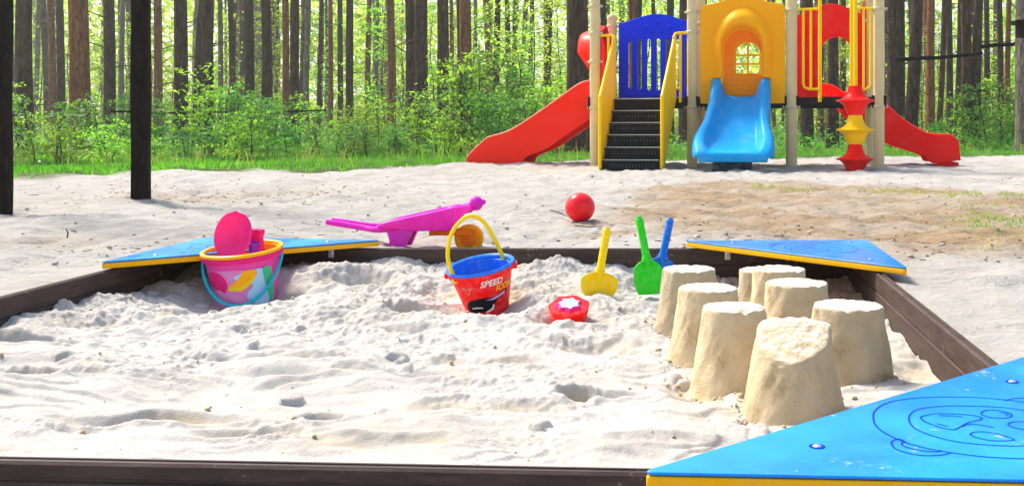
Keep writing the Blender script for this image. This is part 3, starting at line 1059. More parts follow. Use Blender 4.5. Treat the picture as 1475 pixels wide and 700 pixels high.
# --- arch-hood panel used three times (orange in front, red side panel, red back panel)
def hood(mb, c, zbase, w_out, w_in, zc, bul, f, n=24, h_out=None):
    h_out = h_out or w_out
    """horseshoe bulge: c centre, straight legs from zbase up to zc, then a half circle; f maps (a, out, z) -> point"""
    rows = []
    path = []
    for k in range(7): path.append(('leg', -1, lerp(zbase, zc, k / 6)))
    for k in range(1, n): path.append(('arc', 180 - 180 * k / n, 0))
    for k in range(7): path.append(('leg', 1, lerp(zc, zbase, k / 6)))
    prof = []
    for j in range(13):
        s_ = j / 12
        prof.append((s_, bul * min(1, (math.sin(PI * min(s_ * .62, 1)) ** .8)) if s_ < 1 else 0))
    for kind, q_, zq in path:
        row = []
        for j in range(14):
            s_ = j / 13
            r = lerp(w_out, w_in, s_ ** .8)
            o_ = bul * math.sin(PI * .5 * min(1, s_ / .62)) ** .75 if s_ < .62 else bul * math.cos(PI * .5 * (s_ - .62) / .38) ** .6 if s_ < 1 else 0
            fade = 1.0
            if kind == 'leg':
                fade = min(1, .25 + .75 * (zq - zbase) / (zc - zbase + 1e-6))
                row.append(f(c + q_ * r, o_ * fade, zq))
            else:
                rz_ = lerp(h_out, w_in, s_ ** .8)
                row.append(f(c + r * math.cos(R(q_)), o_, zc + rz_ * math.sin(R(q_))))
        rows.append(row)
    mb.grid(rows)

# orange front panel in the slide bay
b0 = -.005
aL, aR = L(1009, 100, 0)[0], L(1131, 100, 0)[0]
cxa = L(1070, 100, 0)[0]
zb = zz(150); 
slL, slR, zs = L(1026, 130, 0)[0], L(1109, 130, 0)[0], zz(114)
inL, inR = L(1043, 100, 0)[0], L(1097, 100, 0)[0]
outl = [(aL, zb), (slL, zb), (slL, zs), (inL, zs), (inL, zz(72))] + arc((inL + inR) / 2, zz(72), (inR - inL) / 2, (inR - inL) / 2, 180, 0, 20)[1:-1] + [(inR, zz(72)), (inR, zs), (slR, zs), (slR, zb), (aR, zb), (aR, zz(14)), (aR - .03, zz(9))]
outl += [(L(1105, 5, 0)[0], zz(5)), (L(1090, -1, 0)[0], zz(-1)), (L(1070, -3, 0)[0], zz(-3)), (L(1050, -1, 0)[0], zz(-1)), (L(1035, 5, 0)[0], zz(5)), (aL + .03, zz(9)), (aL, zz(14))]
op = plateAZ('arch_panel', [outl], b0, .05, M['orange'], .008)
mb = MB()
hc = (inL + inR) / 2
hood(mb, hc, zz(113), (inR - inL) / 2 + .10, (inR - inL) / 2 + .002, zz(70), .13, lambda a, o_, z: Vector((a, b0 - .024 - o_, z)), h_out=.385)
mb.build('arch_hood', M['orange'], op)
# recessed wall with siding and an arched window
wl, wr = L(1058, 90, 0)[0] , L(1097, 90, 0)[0]
wl, wr = L(1058.5, 90, 0.03)[0], L(1096, 90, .03)[0]
wcx = (wl + wr) / 2
win = [(wl, zz(107)), (wr, zz(107)), (wr, zz(80))] + arc(wcx, zz(80), (wr - wl) / 2, (wr - wl) / 2 * .98, 0, 180, 16)[1:] 
wall = [(inL - .02, zz(141)), (inR + .02, zz(141)), (inR + .02, zz(66))] + arc(hc, zz(66), (inR - inL) / 2 + .02, (inR - inL) / 2 + .01, 0, 180, 16)[1:]
sw = plateAZ('siding_wall', [wall, win], .045, .03, plastic('orange_siding', (.98, .27, .002), .42, .03), .003, op)
mb = MB()
for k in range(12):
    y = 137 - k * 7.1
    z = zz(y)
    hw = (inR - inL) / 2
    if z > zz(66): hw = math.sqrt(max(0, hw ** 2 - (z - zz(66)) ** 2))
    segs = [(hc - hw, hc + hw)]
    if zz(108) < z < zz(60): segs = [(hc - hw, wl - .006), (wr + .006, hc + hw)]
    for (s0_, s1_) in segs:
        if s1_ - s0_ > .02:
            mb.tube([(s0_, .031, z), (s1_, .031, z)], .0055, 5)
mb.build('siding_ridge', sw.data.materials[0], sw)
mb = MB()
mb.box(wcx - .010, wcx + .010, .032, .052, zz(107), zz(62))
for y in (93, 80.5): mb.box(wl - .002, wr + .002, .034, .050, zz(y) - .009, zz(y) + .009)
rim = [(wl, zz(107)), (wr, zz(107)), (wr, zz(80))] + arc(wcx, zz(80), (wr - wl) / 2, (wr - wl) / 2 * .98, 0, 180, 16)[1:]
mb.tube([(x, .031, z) for (x, z) in rim], .006, 6, closed=True)
mb.build('window_bars', M['orange'], sw)

# red hood panel on the left side of the stair bay (faces -a)
zc_ = zz(62)
b_in0, b_in1 = .30, .70
mb = MB()
fm = lambda bb, o_, z: Vector((A1 - .012 - o_, bb, z))
hood(mb, .5, zz(106), .40, .16, zz(72), .21, fm, h_out=.27)
side = [(.06, ZD + .02), (.28, ZD + .02), (.28, zc_)] + arc(.5, zc_, .22, .22, 180, 0, 14)[1:-1] + [(.72, zc_), (.72, ZD + .02), (.94, ZD + .02), (.94, zz(60)), (.80, zz(40)), (.5, zz(30)), (.2, zz(40)), (.06, zz(60))]
me = plate_mesh([side], .045, .006)
for v in me.vertices:
    x, y, z = v.co
    v.co = (A1 + z, x, y)
sp = put('side_arch_panel', me, M['redorange'], play)
mb.build('arch_hood', M['redorange'], sp)
# bulging cheek of the hood seen from the side
# red arch panel at the back of the right bay
aL, aR = A3 + .06, A4 - .055
c = L(1204, 60, Bk)[0]
oL, oR = L(1184, 100, Bk)[0], L(1226, 100, Bk)[0]
zt = L(1204, 75, Bk)[1]
zBk = L(1204, 141, Bk)[1]
cc = (oL + oR) / 2
outl = [(aL, zBk), (oL, zBk), (oL, zt)] + arc(cc, zt, (oR - oL) / 2, (oR - oL) / 2 * 1.05, 180, 0, 18)[1:-1] + [(oR, zt), (oR, zBk), (aR, zBk), (aR, L(1, 22, Bk)[1])]
outl += [(lerp(aR, aL, k / 16), L(1204, 22 - 16 * math.sin(PI * k / 16) ** 1.4, Bk)[1]) for k in range(1, 16)] + [(aL, L(1204, 22, Bk)[1])]
rp = plateAZ('arch_panel', [outl], Bk, .05, M['red'], .008)
mb = MB()
hood(mb, cc, zBk + .1, (oR - oL) / 2 + .09, (oR - oL) / 2 + .002, zt, .05, lambda a, o_, z: Vector((a, Bk - .024 - o_, z)))
for px in (1163, 1170, 1240, 1247):
    a = L(px, 80, Bk)[0]
    mb.tube([(a, Bk - .026, zBk + .04), (a, Bk - .026, L(1, 34, Bk)[1])], .010, 6)
mb.build('arch_hood', M['red'], rp)

# yellow bar guards of the right bay (front)
def guard(px_post, pxv, px1, px2, ybot):
    mb = MB()
    ap = A3 + PR if px_post == 3 else A4 - PR
    z18 = zz(17)
    av = L(pxv, 50, -.02)[0]
    a1 = L(px1, 50, -.02)[0]; a2 = L(px2, 50, -.02)[0]
    mb.tube([(ap, -.01, z18), (av, -.02, z18)], .012)
    zb_ = zz(ybot)
    sgn = 1 if av > a1 else -1
    mb.tube([(a1, -.02, z18), (a1, -.02, zb_ + .05), (a1 + sgn * .012, -.02, zb_ + .018), (a1 + sgn * .05, -.02, zb_), (av, -.02, zb_)], .012)
    mb.tube([(a2, -.02, z18), (a2, -.02, zb_)], .011)
    return mb, av
mb, av = guard(3, 1181, 1157, 1168, 130)
mb.tube([(av, -.02, zz(-30)), (av, -.02, zz(148))], .017)
mb.lathe([(.0001, .012), (.014, .009), (.019, 0)], 10, Matrix.Translation((av, -.035, zz(143))) @ Matrix.Rotation(R(90), 4, 'X'))
mb.build('guard_bars', M['yellow'], play)
mb, av = guard(4, 1233, 1254, 1244, 131)
mb.tube([(av - .04, -.02, zz(-30)), (av - .04, -.02, zz(132))], .016)
mb.build('guard_bars', M['yellow'], play)
# climbing totem
bt = -.42
at_ = L(1232, 200, bt)[0]
zt_ = lambda y: L(1232, y, bt)[1]
tp = MB().tube([(at_, bt, -.1), (at_, bt, zz(0, bt)), (at_, bt + .03, zz(-22, bt)), (at_, -.05, zz(-28))], .019, 12)
tot = tp.build('totem_pole', M['yellow'], play)
for (y0, y1, mat) in ((124, 166, 'red'), (166, 208, 'yellow'), (208, 250, 'red')):
    h = (zt_(y0) - zt_(y1)); zm = zt_(y1)
    prof = [(.062, 0), (.070, .03 * h), (.080, .15 * h), (.105, .34 * h), (.135, .44 * h), (.162, .465 * h), (.168, .49 * h), (.165, .515 * h), (.13, .54 * h), (.085, .66 * h), (.066, .85 * h), (.062, .96 * h), (.058, h * .995)]
    MB().lathe(prof, 28, caps=True).build('climbing_step', M[mat], tot, loc=(at_, bt, zm))

# --- blue slide in front (sections from the deck down and out)
rows = []
def sec(px, ybed, b, wb, wr_, hr, dz=0):
    """points across the chute, left to right"""
    a, z = loc(px, ybed, b)
    pts = [(-wr_, -.05), (-wr_ * 1.01, hr * .35), (-wr_ * .99, hr * .85), (-wr_ * .93, hr), (-(wr_ * .82), hr * 1.02), (-lerp(wb, wr_, .45), hr * .93), (-lerp(wb, wr_, .22), hr * .5), (-wb * 1.02, hr * .12), (-wb * .85, .012), (-wb * .4, 0), (0, -.003)]
    pts = pts + [(-x, zq) for (x, zq) in reversed(pts[:-1])]
    return [Vector((a + x, b, z + zq)) for (x, zq) in pts]
secs = [(1067, 141, .02, .150, .265, .175), (1066.5, 143, -.06, .148, .262, .185), (1066, 153, -.16, .155, .262, .17), (1064.5, 166, -.28, .165, .265, .145), (1062, 180, -.41, .178, .27, .13), (1059.5, 195, -.54, .19, .285, .12), (1057.5, 206, -.64, .20, .318, .115), (1056.5, 214, -.73, .205, .335, .11), (1056, 219, -.83, .205, .335, .09), (1055.8, 221, -.90, .20, .325, .06), (1055.6, 222, -.95, .19, .305, .03)]
rows = [sec(*s) for s in secs]
last = rows[-1]
cxl = sum(p.x for p in last) / len(last)
lip1 = [Vector((cxl + (p.x - cxl) * .99, -.985, p.z * .0 + last[10].z + .006)) for p in last]
lip2 = [Vector((cxl + (p.x - cxl) * .96, -1.0, last[10].z - .03)) for p in last]
lip3 = [Vector((cxl + (p.x - cxl) * .93, -.985, last[10].z - .065)) for p in last]
rows += [lip1, lip2, lip3]
mb = MB().grid(rows)
under = [[p.copy() for p in r] for r in rows]
bs_ = mb.build('slide', M['sky'], play, edge=60)
sd = bs_.modifiers.new('thick', 'SOLIDIFY'); sd.thickness = .018; sd.offset = -1
ss = bs_.modifiers.new('sub', 'SUBSURF'); ss.levels = 1; ss.render_levels = 1
mb = MB()
ab = L(1055, 242, -.85)[0]
mb.box(ab - .165, ab + .165, -.93, -.72, -.06, L(1055, 234, -.85)[1], bev=.01)
mb.build('slide_foot', plastic('dark_teal_foot', (.01, .035, .05), .5, .2), play)
mb = MB()
for k in range(11):
    aa = cxl - .10 + k * .02
    mb.box(aa, aa + .009, -.999, -.992, last[10].z - .0005, last[10].z + .004)
mb.build('slide_embossing', plastic('pale_emboss', (.15, .5, .8), .5, .1), bs_)

# --- red slides seen from the side
def side_slide(name, topc, botc, b_near, b_far, mat, bedlift=.35):
    """topc/botc: pixel polylines of the near cheek, top and bottom edge with equal counts"""
    tp_ = smooth_path([(*loc(x, y, b_near), 0) for x, y in topc], 4)
    bp_ = smooth_path([(*loc(x, y, b_near), 0) for x, y in botc], 4)
    n = len(tp_)
    mb = MB()
    th = .03
    for (b, s_) in ((b_near, 1), (b_far, -1)):
        rows = []
        for i in range(n):
            t, bo = tp_[i], bp_[i]
            pts = [(t.x, b - s_ * .010, t.y - .012), (t.x, b - s_ * .012, t.y), (t.x, b + s_ * .004, t.y + .010), (t.x, b + s_ * .024, t.y + .003), (t.x, b + s_ * .026, t.y - .015), (bo.x, b + s_ * .020, bo.y + .002), (bo.x, b, bo.y), (lerp(bo.x, t.x, .08), b - s_ * .004, lerp(bo.y, t.y, .08)), (lerp(bo.x, t.x, .5), b + s_ * .004, lerp(bo.y, t.y, .5))]
            rows.append([Vector(p) for p in pts])
        mb.grid(rows, True)
        m_ = len(rows[0])
        mb.add(rows[0], [tuple(range(m_))]); mb.add(rows[-1], [tuple(range(m_))])
    rows = []
    for i in range(n):
        t, bo = tp_[i], bp_[i]
        x, z = lerp(bo.x, t.x, bedlift), lerp(bo.y, t.y, bedlift)
        rows.append([Vector((x, lerp(b_near + .015, b_far - .015, k / 6), z - .03 * math.sin(PI * k / 6))) for k in range(7)])
    mb.grid(rows)
    rows2 = [[p - Vector((0, 0, .025)) for p in r] for r in rows]
    mb.grid(rows2)
    o = mb.build(name, mat, play, edge=50)
    return o, rows, tp_
sl, srows, tpp = side_slide('slide', [(866, 117), (850, 118), (834, 123), (808, 141), (771, 167), (734, 190), (704, 199.5), (693, 208), (682, 218), (673, 228)],
           [(866, 162), (850, 172), (836, 181), (808, 200), (784, 216), (757, 227), (748, 241), (715, 242.5), (690, 243.5), (673, 234)], .20, .74, M['redorange'], .3)
rim = MB().tube([(p.x, .195, p.y + .010) for p in tpp], .009, 6)
rim.build('slide_rim', plastic('pale_red_rim', (.85, .22, .14), .4, .1), sl)
foot = MB().box(loc(692, 240, .3)[0] - .07, loc(692, 240, .3)[0] + .16, .24, .70, -.06, .016, bev=.006)
foot.build('slide_foot', plastic('rust_foot', (.12, .04, .02), .8, .3), play)
sl2, srows2, tpp2 = side_slide('slide', [(1178, 121), (1200, 124), (1216, 134), (1245, 140), (1276, 151), (1298, 170), (1328, 189), (1346, 194), (1370, 195), (1381, 205)],
           [(1186, 140), (1198, 147), (1210, 158), (1232, 178), (1262, 198), (1290, 211), (1318, 220), (1334, 226), (1343, 235), (1384, 231)], 1.22, 1.72, M['red'], .3)
mb = MB()
a0_, z0_ = loc(1180, 141, 1.0)
a1_ = loc(1228, 141, 1.0)[0]
rows = []
for k in range(9):
    t = k / 8
    rows.append([Vector((lerp(a0_ - .02, a1_ + .05, j / 8), 1.0 + t * .68, z0_ + .02 + .06 * (2 * t - .6) ** 2 * (1 if t > .3 else 0) - .05 * t)) for j in range(9)])
mb.grid(rows)
sec_ = mb.build('slide_entry', M['red'], sl2)
sec_.modifiers.new('thick', 'SOLIDIFY').thickness = .02
foot = MB().box(loc(1355, 230, 1.4)[0] - .05, loc(1355, 230, 1.4)[0] + .16, 1.26, 1.68, -.08, .03, bev=.006)
foot.build('slide_foot', M['red'], play)

# ------------------------------------------------------------------ sandcastles
def castle(pxc, ytop, wtop, wbase, lab, dents=(), slump=0, D=None, seed=1):
    D = D or .295 * F / (ytop - PY)
    c = at(pxc, ytop, D)
    zt = c.z
    rt, rb = wtop / 2 * D / F, wbase / 2 * (D) / F
    z0 = sand_z(c.x, c.y) - .02
    h = zt - z0
    n, m = 96, 76
    an = np.linspace(0, 2 * np.pi, n, endpoint=False)
    vs_ = []
    rs = np.random.default_rng(seed)
    for i in range(m):
        t = i / (m - 1)
        if t < .66:
            s_ = t / .66
            zl = s_ * h
            r = rb + (rt - rb) * s_ - .003 * math.sin(PI * s_) 
            r = r + .010 * max(0, 1 - s_ * 9) ** 2
            if s_ > .965: r -= .0022 * ((s_ - .965) / .035) ** 2
            rr = np.full(n, r)
            zz_ = np.full(n, zl)
        else:
            s_ = (t - .66) / .34
            rr = np.full(n, (rt - .004) * (1 - s_) + .0002)
            zz_ = np.full(n, h + .0025 * math.sin(PI * s_ * .5))
        x, y = rr * np.cos(an), rr * np.sin(an)
        nz = fbm(2.2 * np.cos(an) + seed * 7, 2.2 * np.sin(an) + (zl * 14 if t < .66 else 4), 4, seed) * .004
        nz2 = fbm(x * 60 + seed, y * 60, 3, seed + 3)
        if t < .66:
            x += np.cos(an) * nz; y += np.sin(an) * nz
            # crumbled rim
            if s_ > .9:
                zz_ = zz_ - np.maximum(0, fbm(x * 38 + seed, y * 38, 3, seed + 9)) * (.002 if slump else .009) * ((s_ - .9) / .1)
        else:
            zz_ = zz_ + nz2 * .0015 - np.maximum(0, fbm(x * 38 + seed, y * 38, 3, seed + 9)) * (.002 if slump else .009) * (1 - s_) ** .5
        if slump and zl > h * .5:
            # broken front: sloping face towards the camera
            k = np.clip((zz_ - h * .55) / (h * .45), 0, 1)
            fr = np.clip((-np.sin(an + .35)) * rr / rt, -1, 1)
            zz_ = zz_ - slump * np.clip(fr + .25, 0, 2) * k ** 1.5 + .012 * k * np.clip(-fr, 0, 1) * 0
            zz_ = zz_ + slump * .035 * k * nz2
        vs_ += [(c.x + a, c.y + b, z0 + q_) for a, b, q_ in zip(x, y, zz_)]
    fs = []
    for i in range(m - 1):
        for k in range(n):
            l = (k + 1) % n
            fs.append((i * n + k, i * n + l, (i + 1) * n + l, (i + 1) * n + k))
    me = mesh_np('sandcastle', np.array(vs_) - np.array([c.x, c.y, z0]), np.array(fs))
    bm = bmesh.new(); bm.from_mesh(me)
    for e in bm.edges:
        if len(e.link_faces) == 2 and e.calc_face_angle(0) > R(38): e.smooth = False
    bm.to_mesh(me); bm.free()
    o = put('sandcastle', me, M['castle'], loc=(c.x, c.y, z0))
    tag(o, lab, 'sandcastle', 'bucket-shaped sandcastles in the sandbox')
    return o
def mat_castle():
    m, nt, bs = new_mat('moulded_sand')
    n = noise(nt, 14, 7, .65, dist=.4)
    r = ramp(nt, n.outputs[0], [(.30, (.37, .27, .155)), (.42, (.56, .44, .265)), (.72, (.67, .56, .38))])
    # sunlit tops painted in: paler colour on upward-facing sand
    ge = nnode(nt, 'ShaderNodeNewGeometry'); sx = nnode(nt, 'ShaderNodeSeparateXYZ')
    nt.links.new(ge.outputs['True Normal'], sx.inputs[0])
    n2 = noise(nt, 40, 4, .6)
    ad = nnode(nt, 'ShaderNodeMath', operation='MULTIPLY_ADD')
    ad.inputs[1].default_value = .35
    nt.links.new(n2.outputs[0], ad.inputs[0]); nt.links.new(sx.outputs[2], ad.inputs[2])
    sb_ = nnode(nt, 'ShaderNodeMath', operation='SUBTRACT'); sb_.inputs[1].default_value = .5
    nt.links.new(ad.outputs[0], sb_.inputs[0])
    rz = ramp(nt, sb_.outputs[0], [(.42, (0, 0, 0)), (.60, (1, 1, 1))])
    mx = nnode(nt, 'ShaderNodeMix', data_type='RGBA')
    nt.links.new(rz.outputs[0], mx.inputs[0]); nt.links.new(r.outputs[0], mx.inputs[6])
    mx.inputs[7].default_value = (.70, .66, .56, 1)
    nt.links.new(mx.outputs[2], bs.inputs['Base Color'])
    bs.inputs['Roughness'].default_value = .95
    bs.inputs['Specular IOR Level'].default_value = .15
    nf = noise(nt, 380, 3, .7); nm_ = noise(nt, 30, 5, .7)
    vo = nnode(nt, 'ShaderNodeTexVoronoi')
    vo.inputs['Scale'].default_value = 22
    tc = nnode(nt, 'ShaderNodeTexCoord'); nt.links.new(tc.outputs['Object'], vo.inputs[0])
    rv = ramp(nt, vo.outputs['Distance'], [(.06, (0, 0, 0)), (.16, (1, 1, 1))])
    oi = nnode(nt, 'ShaderNodeObjectInfo')
    tone = ramp(nt, oi.outputs['Random'], [(0, (.84, .86, .88)), (.5, (1.0, .97, .92)), (1, (1.1, 1.08, 1.06))])
    npit = noise(nt, 11, 3, .5)
    rp_ = ramp(nt, npit.outputs[0], [(.60, (1, 1, 1)), (.64, (.55, .42, .32))])
    m1 = nnode(nt, 'ShaderNodeMix', data_type='RGBA', blend_type='MULTIPLY'); m1.inputs[0].default_value = 1
    nt.links.new(mx.outputs[2], m1.inputs[6]); nt.links.new(tone.outputs[0], m1.inputs[7])
    m2 = nnode(nt, 'ShaderNodeMix', data_type='RGBA', blend_type='MULTIPLY'); m2.inputs[0].default_value = .6
    nt.links.new(m1.outputs[2], m2.inputs[6]); nt.links.new(rp_.outputs[0], m2.inputs[7])
    nt.links.new(m2.outputs[2], bs.inputs['Base Color'])
    b1 = bump(nt, nm_.outputs[0], bs, .6, .006)
    b2 = bump(nt, rv.outputs[0], bs, .35, .003, prev=b1)
    ng_ = noise(nt, 130, 4, .8)
    b3 = bump(nt, ng_.outputs[0], bs, .8, .003, prev=b2)
    bump(nt, nf.outputs[0], bs, .8, .002, prev=b3)
    return m
M['castle'] = mat_castle()
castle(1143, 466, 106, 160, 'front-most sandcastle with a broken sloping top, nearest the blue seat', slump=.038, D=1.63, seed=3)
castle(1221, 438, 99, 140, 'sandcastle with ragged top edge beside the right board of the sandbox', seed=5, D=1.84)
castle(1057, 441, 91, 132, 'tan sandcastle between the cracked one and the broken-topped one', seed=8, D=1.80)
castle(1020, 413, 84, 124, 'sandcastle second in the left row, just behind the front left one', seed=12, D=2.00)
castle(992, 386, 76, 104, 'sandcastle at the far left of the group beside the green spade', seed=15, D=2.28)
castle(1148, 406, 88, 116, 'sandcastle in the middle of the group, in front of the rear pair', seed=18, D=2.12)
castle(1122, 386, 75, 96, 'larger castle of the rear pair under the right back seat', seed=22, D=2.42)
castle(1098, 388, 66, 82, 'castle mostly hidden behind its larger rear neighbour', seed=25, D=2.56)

# ------------------------------------------------------------------ toys
def cone_map(me, r0, r1, h, z0, ang, off, M_=None, sx=1.0, sy=1.0):
    """wrap a flat mesh on a bucket wall: x along the girth, y up; ang = centre angle"""
    for v in me.vertices:
        x, y = v.co.x * sx, v.co.y * sy
        z = z0 + y
        r = lerp(r0, r1, z / h) + off
        th = ang + x / r
        v.co = (r * math.cos(th), r * math.sin(th), z)
    return me
def densify(me, L_):
    bm = bmesh.new(); bm.from_mesh(me)
    for _ in range(4):
        es = [e for e in bm.edges if e.calc_length() > L_]
        if not es: break
        bmesh.ops.subdivide_edges(bm, edges=es, cuts=1)
        bmesh.ops.triangulate(bm, faces=bm.faces[:])
    bm.to_mesh(me); bm.free()
    return me
def flat(loop, L_=.006):
    bm = bmesh.new()
    bm.faces.new([bm.verts.new((x, y, 0)) for x, y in loop])
    bmesh.ops.triangulate(bm, faces=bm.faces[:])
    me = bpy.data.meshes.new('print'); bm.to_mesh(me); bm.free()
    return densify(me, L_)

# pink bucket -------------------------------------------------------
g = gnd(347, 441, .040)
pb = empty('toy_bucket', (g.x - .004, g.y + .070, 0.0))
D0 = g.y + .070
pb.rotation_euler = (R(6), R(-3.5), 0)
tag(pb, 'pink toy bucket with orange rim, teal handle and colourful wrap, holding sand moulds', 'bucket', 'toy buckets in the sandbox')
sc_ = D0 / F
Rt, Rb, Hh = 51.5 * sc_, 38 * sc_, at(347, 359, D0).z - .0
mb = MB().lathe([(.0001, .004), (Rb * .97, .004), (Rb * .97, 0), (Rb, .002), (Rt, Hh - .012), (Rt - .002, Hh - .012), (Rb - .003, .006), (.0001, .006)], 48)
mb.build('body', plastic('bucket_pink', (.80, .06, .36), .3, .08, scale=20), pb)
mb = MB().lathe([(Rt - .001, Hh - .016), (Rt + .006, Hh - .016), (Rt + .0085, Hh - .011), (Rt + .0085, Hh - .004), (Rt + .006, Hh - .002), (Rt - .001, Hh - .002)], 48)
mb.build('rim_band', M['pinkrim'], pb)
mb = MB().lathe([(Rt - .006, Hh - .0015), (Rt + .008, Hh - .0015), (Rt + .010, Hh + .001), (Rt + .009, Hh + .006), (Rt + .004, Hh + .008), (Rt - .001, Hh + .006), (Rt - .003, Hh - .004), (Rt - .0045, Hh - .020), (Rt - .006, Hh - .021)], 48)
mb.build('rim', M['rim_orange'], pb)
def wrap(name, loop, z0, ang, off, mat, sm=6):
    lp = [(p.x, p.y) for p in smooth_path([(x, y, 0) for x, y in loop], sm, True)]
    me = cone_map(flat(lp), Rb, Rt, Hh - .012, z0, R(ang), off)
    for p in me.polygons: p.use_smooth = True
    return put(name, me, mat, pb)
k_ = sc_
# generic colour swirls in the bucket's colours (no characters)
wrap('printed_wrap', [(-62 * k_, -26 * k_), (0, -30 * k_), (58 * k_, -26 * k_), (60 * k_, 28 * k_), (0, 31 * k_), (-60 * k_, 28 * k_)], .5 * Hh, -90, .0006, plastic('wrap_base', (.74, .22, .52), .35, .05), 1)
wrap('printed_wrap', [(-45 * k_, 26 * k_), (-20 * k_, 28 * k_), (-8 * k_, 12 * k_), (-18 * k_, -6 * k_), (-34 * k_, 4 * k_), (-46 * k_, 10 * k_)], .5 * Hh, -90, .0012, M['pinkrim'])
wrap('printed_wrap', [(-40 * k_, -2 * k_), (-22 * k_, 2 * k_), (-10 * k_, -10 * k_), (-20 * k_, -26 * k_), (-40 * k_, -22 * k_)], .5 * Hh, -90, .0016, M['palepink_print'])
wrap('printed_wrap', [(2 * k_, 20 * k_), (24 * k_, 28 * k_), (46 * k_, 26 * k_), (52 * k_, -6 * k_), (42 * k_, -26 * k_), (14 * k_, -24 * k_), (18 * k_, -4 * k_), (26 * k_, 8 * k_)], .5 * Hh, -90, .0018, M['paleblue_print'])
wrap('printed_wrap', [(-8 * k_, 6 * k_), (8 * k_, 4 * k_), (24 * k_, 14 * k_), (34 * k_, 27 * k_), (18 * k_, 29 * k_), (6 * k_, 16 * k_)], .5 * Hh, -90, .0023, M['rim_orange'])
wrap('printed_wrap', [(-9 * k_, 4 * k_), (10 * k_, 1 * k_), (26 * k_, 11 * k_), (36 * k_, 25 * k_), (26 * k_, 17 * k_), (10 * k_, 8 * k_)], .5 * Hh, -90, .0028, M['yellow_print'])
wrap('printed_wrap', [(-10 * k_, -6 * k_), (6 * k_, -4 * k_), (24 * k_, -18 * k_), (16 * k_, -24 * k_), (0, -16 * k_)], .5 * Hh, -90, .0032, M['palepink_print'])
wrap('printed_wrap', [(44 * k_, 27 * k_), (56 * k_, 27 * k_), (60 * k_, -8 * k_), (52 * k_, -24 * k_), (47 * k_, -4 * k_)], .5 * Hh, -90, .0032, M['green_print'])
# teal handle hanging in front
hp = []
for k in range(25):
    t = k / 24
    th = PI + PI * t + .12
    z = lerp(Hh - .014, .056, math.sin(PI * t) ** 1.1)
    r = lerp(Rb, Rt, min(1, z / Hh)) + .008 + .012 * math.sin(PI * t)
    hp.append((r * math.cos(th), r * math.sin(th), z))
MB().tube(hp, .0042, 8).build('handle', M['teal'], pb)

# scoop standing in the bucket: oval cupped blade
def cup_blade(w, h, dep, n=18, m=14, taper=0.0, flat_top=False):
    rows = []
    for i in range(m + 1):
        v = -1 + 2 * i / m
        row = []
        for j in range(n + 1):
            u_ = -1 + 2 * j / n
            xx = u_ * math.sqrt(max(0, 1 - v * v)) * (1 - taper * v)
            rr = min(1, math.sqrt(min(1, (u_ ** 2) * (1 - v * v) + v * v)))
            row.append(Vector((xx * w / 2, dep * (1 - rr ** 2.5), v * h / 2)))
        rows.append(row)
    return rows
sc = at(335, 339, D0 - .02)
mb = MB().grid(cup_blade(56 * sc_, 70 * sc_, .028))
o = mb.build('sand_scoop', M['pink'], None, loc=sc, rot=(R(-12), R(4), R(-8)))
sdf = o.modifiers.new('thick', 'SOLIDIFY'); sdf.thickness = .003; sdf.offset = 0
tag(o, 'pink oval sand scoop standing upright in the pink bucket', 'scoop')
# pink notched mould and purple ring beside it
mo = at(370, 347, D0 + .02)
lp = [(-.013, -.04), (.013, -.04), (.016, -.005), (.014, .012), (.019, .020), (.017, .032), (.009, .029), (.004, .034), (-.004, .030), (-.010, .034), (-.016, .028), (-.013, .012), (-.015, -.005)]
me = plate_mesh([round_poly(lp, .005, 3)], .022, .003)
o = put('sand_mould', me, M['pinkrim'], None, mo, (R(90), 0, R(-10)))
tag(o, 'small pink crown-edged sand mould behind the scoop in the pink bucket', 'sand mould')
rg = at(366, 357, D0)
mb = MB().lathe([(.011, -.03), (.014, .008), (.0145, .012), (.0125, .014), (.010, .012), (.0095, -.03)], 24)
mb.tube([(.0135 * math.cos(t / 10 * 2 * PI) + .0, .0135 * math.sin(t / 10 * 2 * PI), .0125) for t in range(10)], .002, 6, closed=True)
o = mb.build('purple_mould', M['purple'], None, loc=rg, rot=(R(8), R(5), 0))
tag(o, 'purple cup-shaped mould tucked beside the pink scoop in the bucket', 'sand mould')

# red bucket --------------------------------------------------------
Dr = 2.55
sr = Dr / F
rc = at(692, 383, Dr)                     # rim centre
rb_ = empty('toy_bucket', rc)
rb_.rotation_euler = (R(10), R(-8.5), 0)
tag(rb_, 'red toy bucket with blue inner rim and yellow handle half sunk in the sand', 'bucket', 'toy buckets in the sandbox')
Rt, Rb, Hh = 45 * sr, 25 * sr, 88 * sr
ov = lambda an: 1
mb = MB().lathe([(.0001, -Hh), (Rb, -Hh), (Rt, -.012), (Rt + .001, -.004), (Rt - .002, -.004), (Rb - .002, -Hh + .003), (.0001, -Hh + .003)], 48)
for k in range(2): pass
body = mb.build('body', M['toy_red'], rb_)
mb = MB().lathe([(Rt, -.014), (Rt + .005, -.013), (Rt + .006, -.002), (Rt, -.002)], 48)
for s_ in (-1, 1): mb.box(s_ * (Rt + .004) - .009, s_ * (Rt + .004) + .009, -.014, .014, -.016, -.003, bev=.002)
mb.build('rim_band', M['toy_red'], rb_)
mb = MB().lathe([(Rt - .002, -.0015), (Rt + .008, -.0015), (Rt + .009, .002), (Rt + .006, .005), (Rt + .001, .004), (Rt - .002, .001), (Rt - .003, -.006), (Rt - .007, -.0075), (Rt - .010, -.030), (Rt - .012, -.033), (.0001, -.033)], 48)
mb.build('inner_liner', M['toy_blue'], rb_)
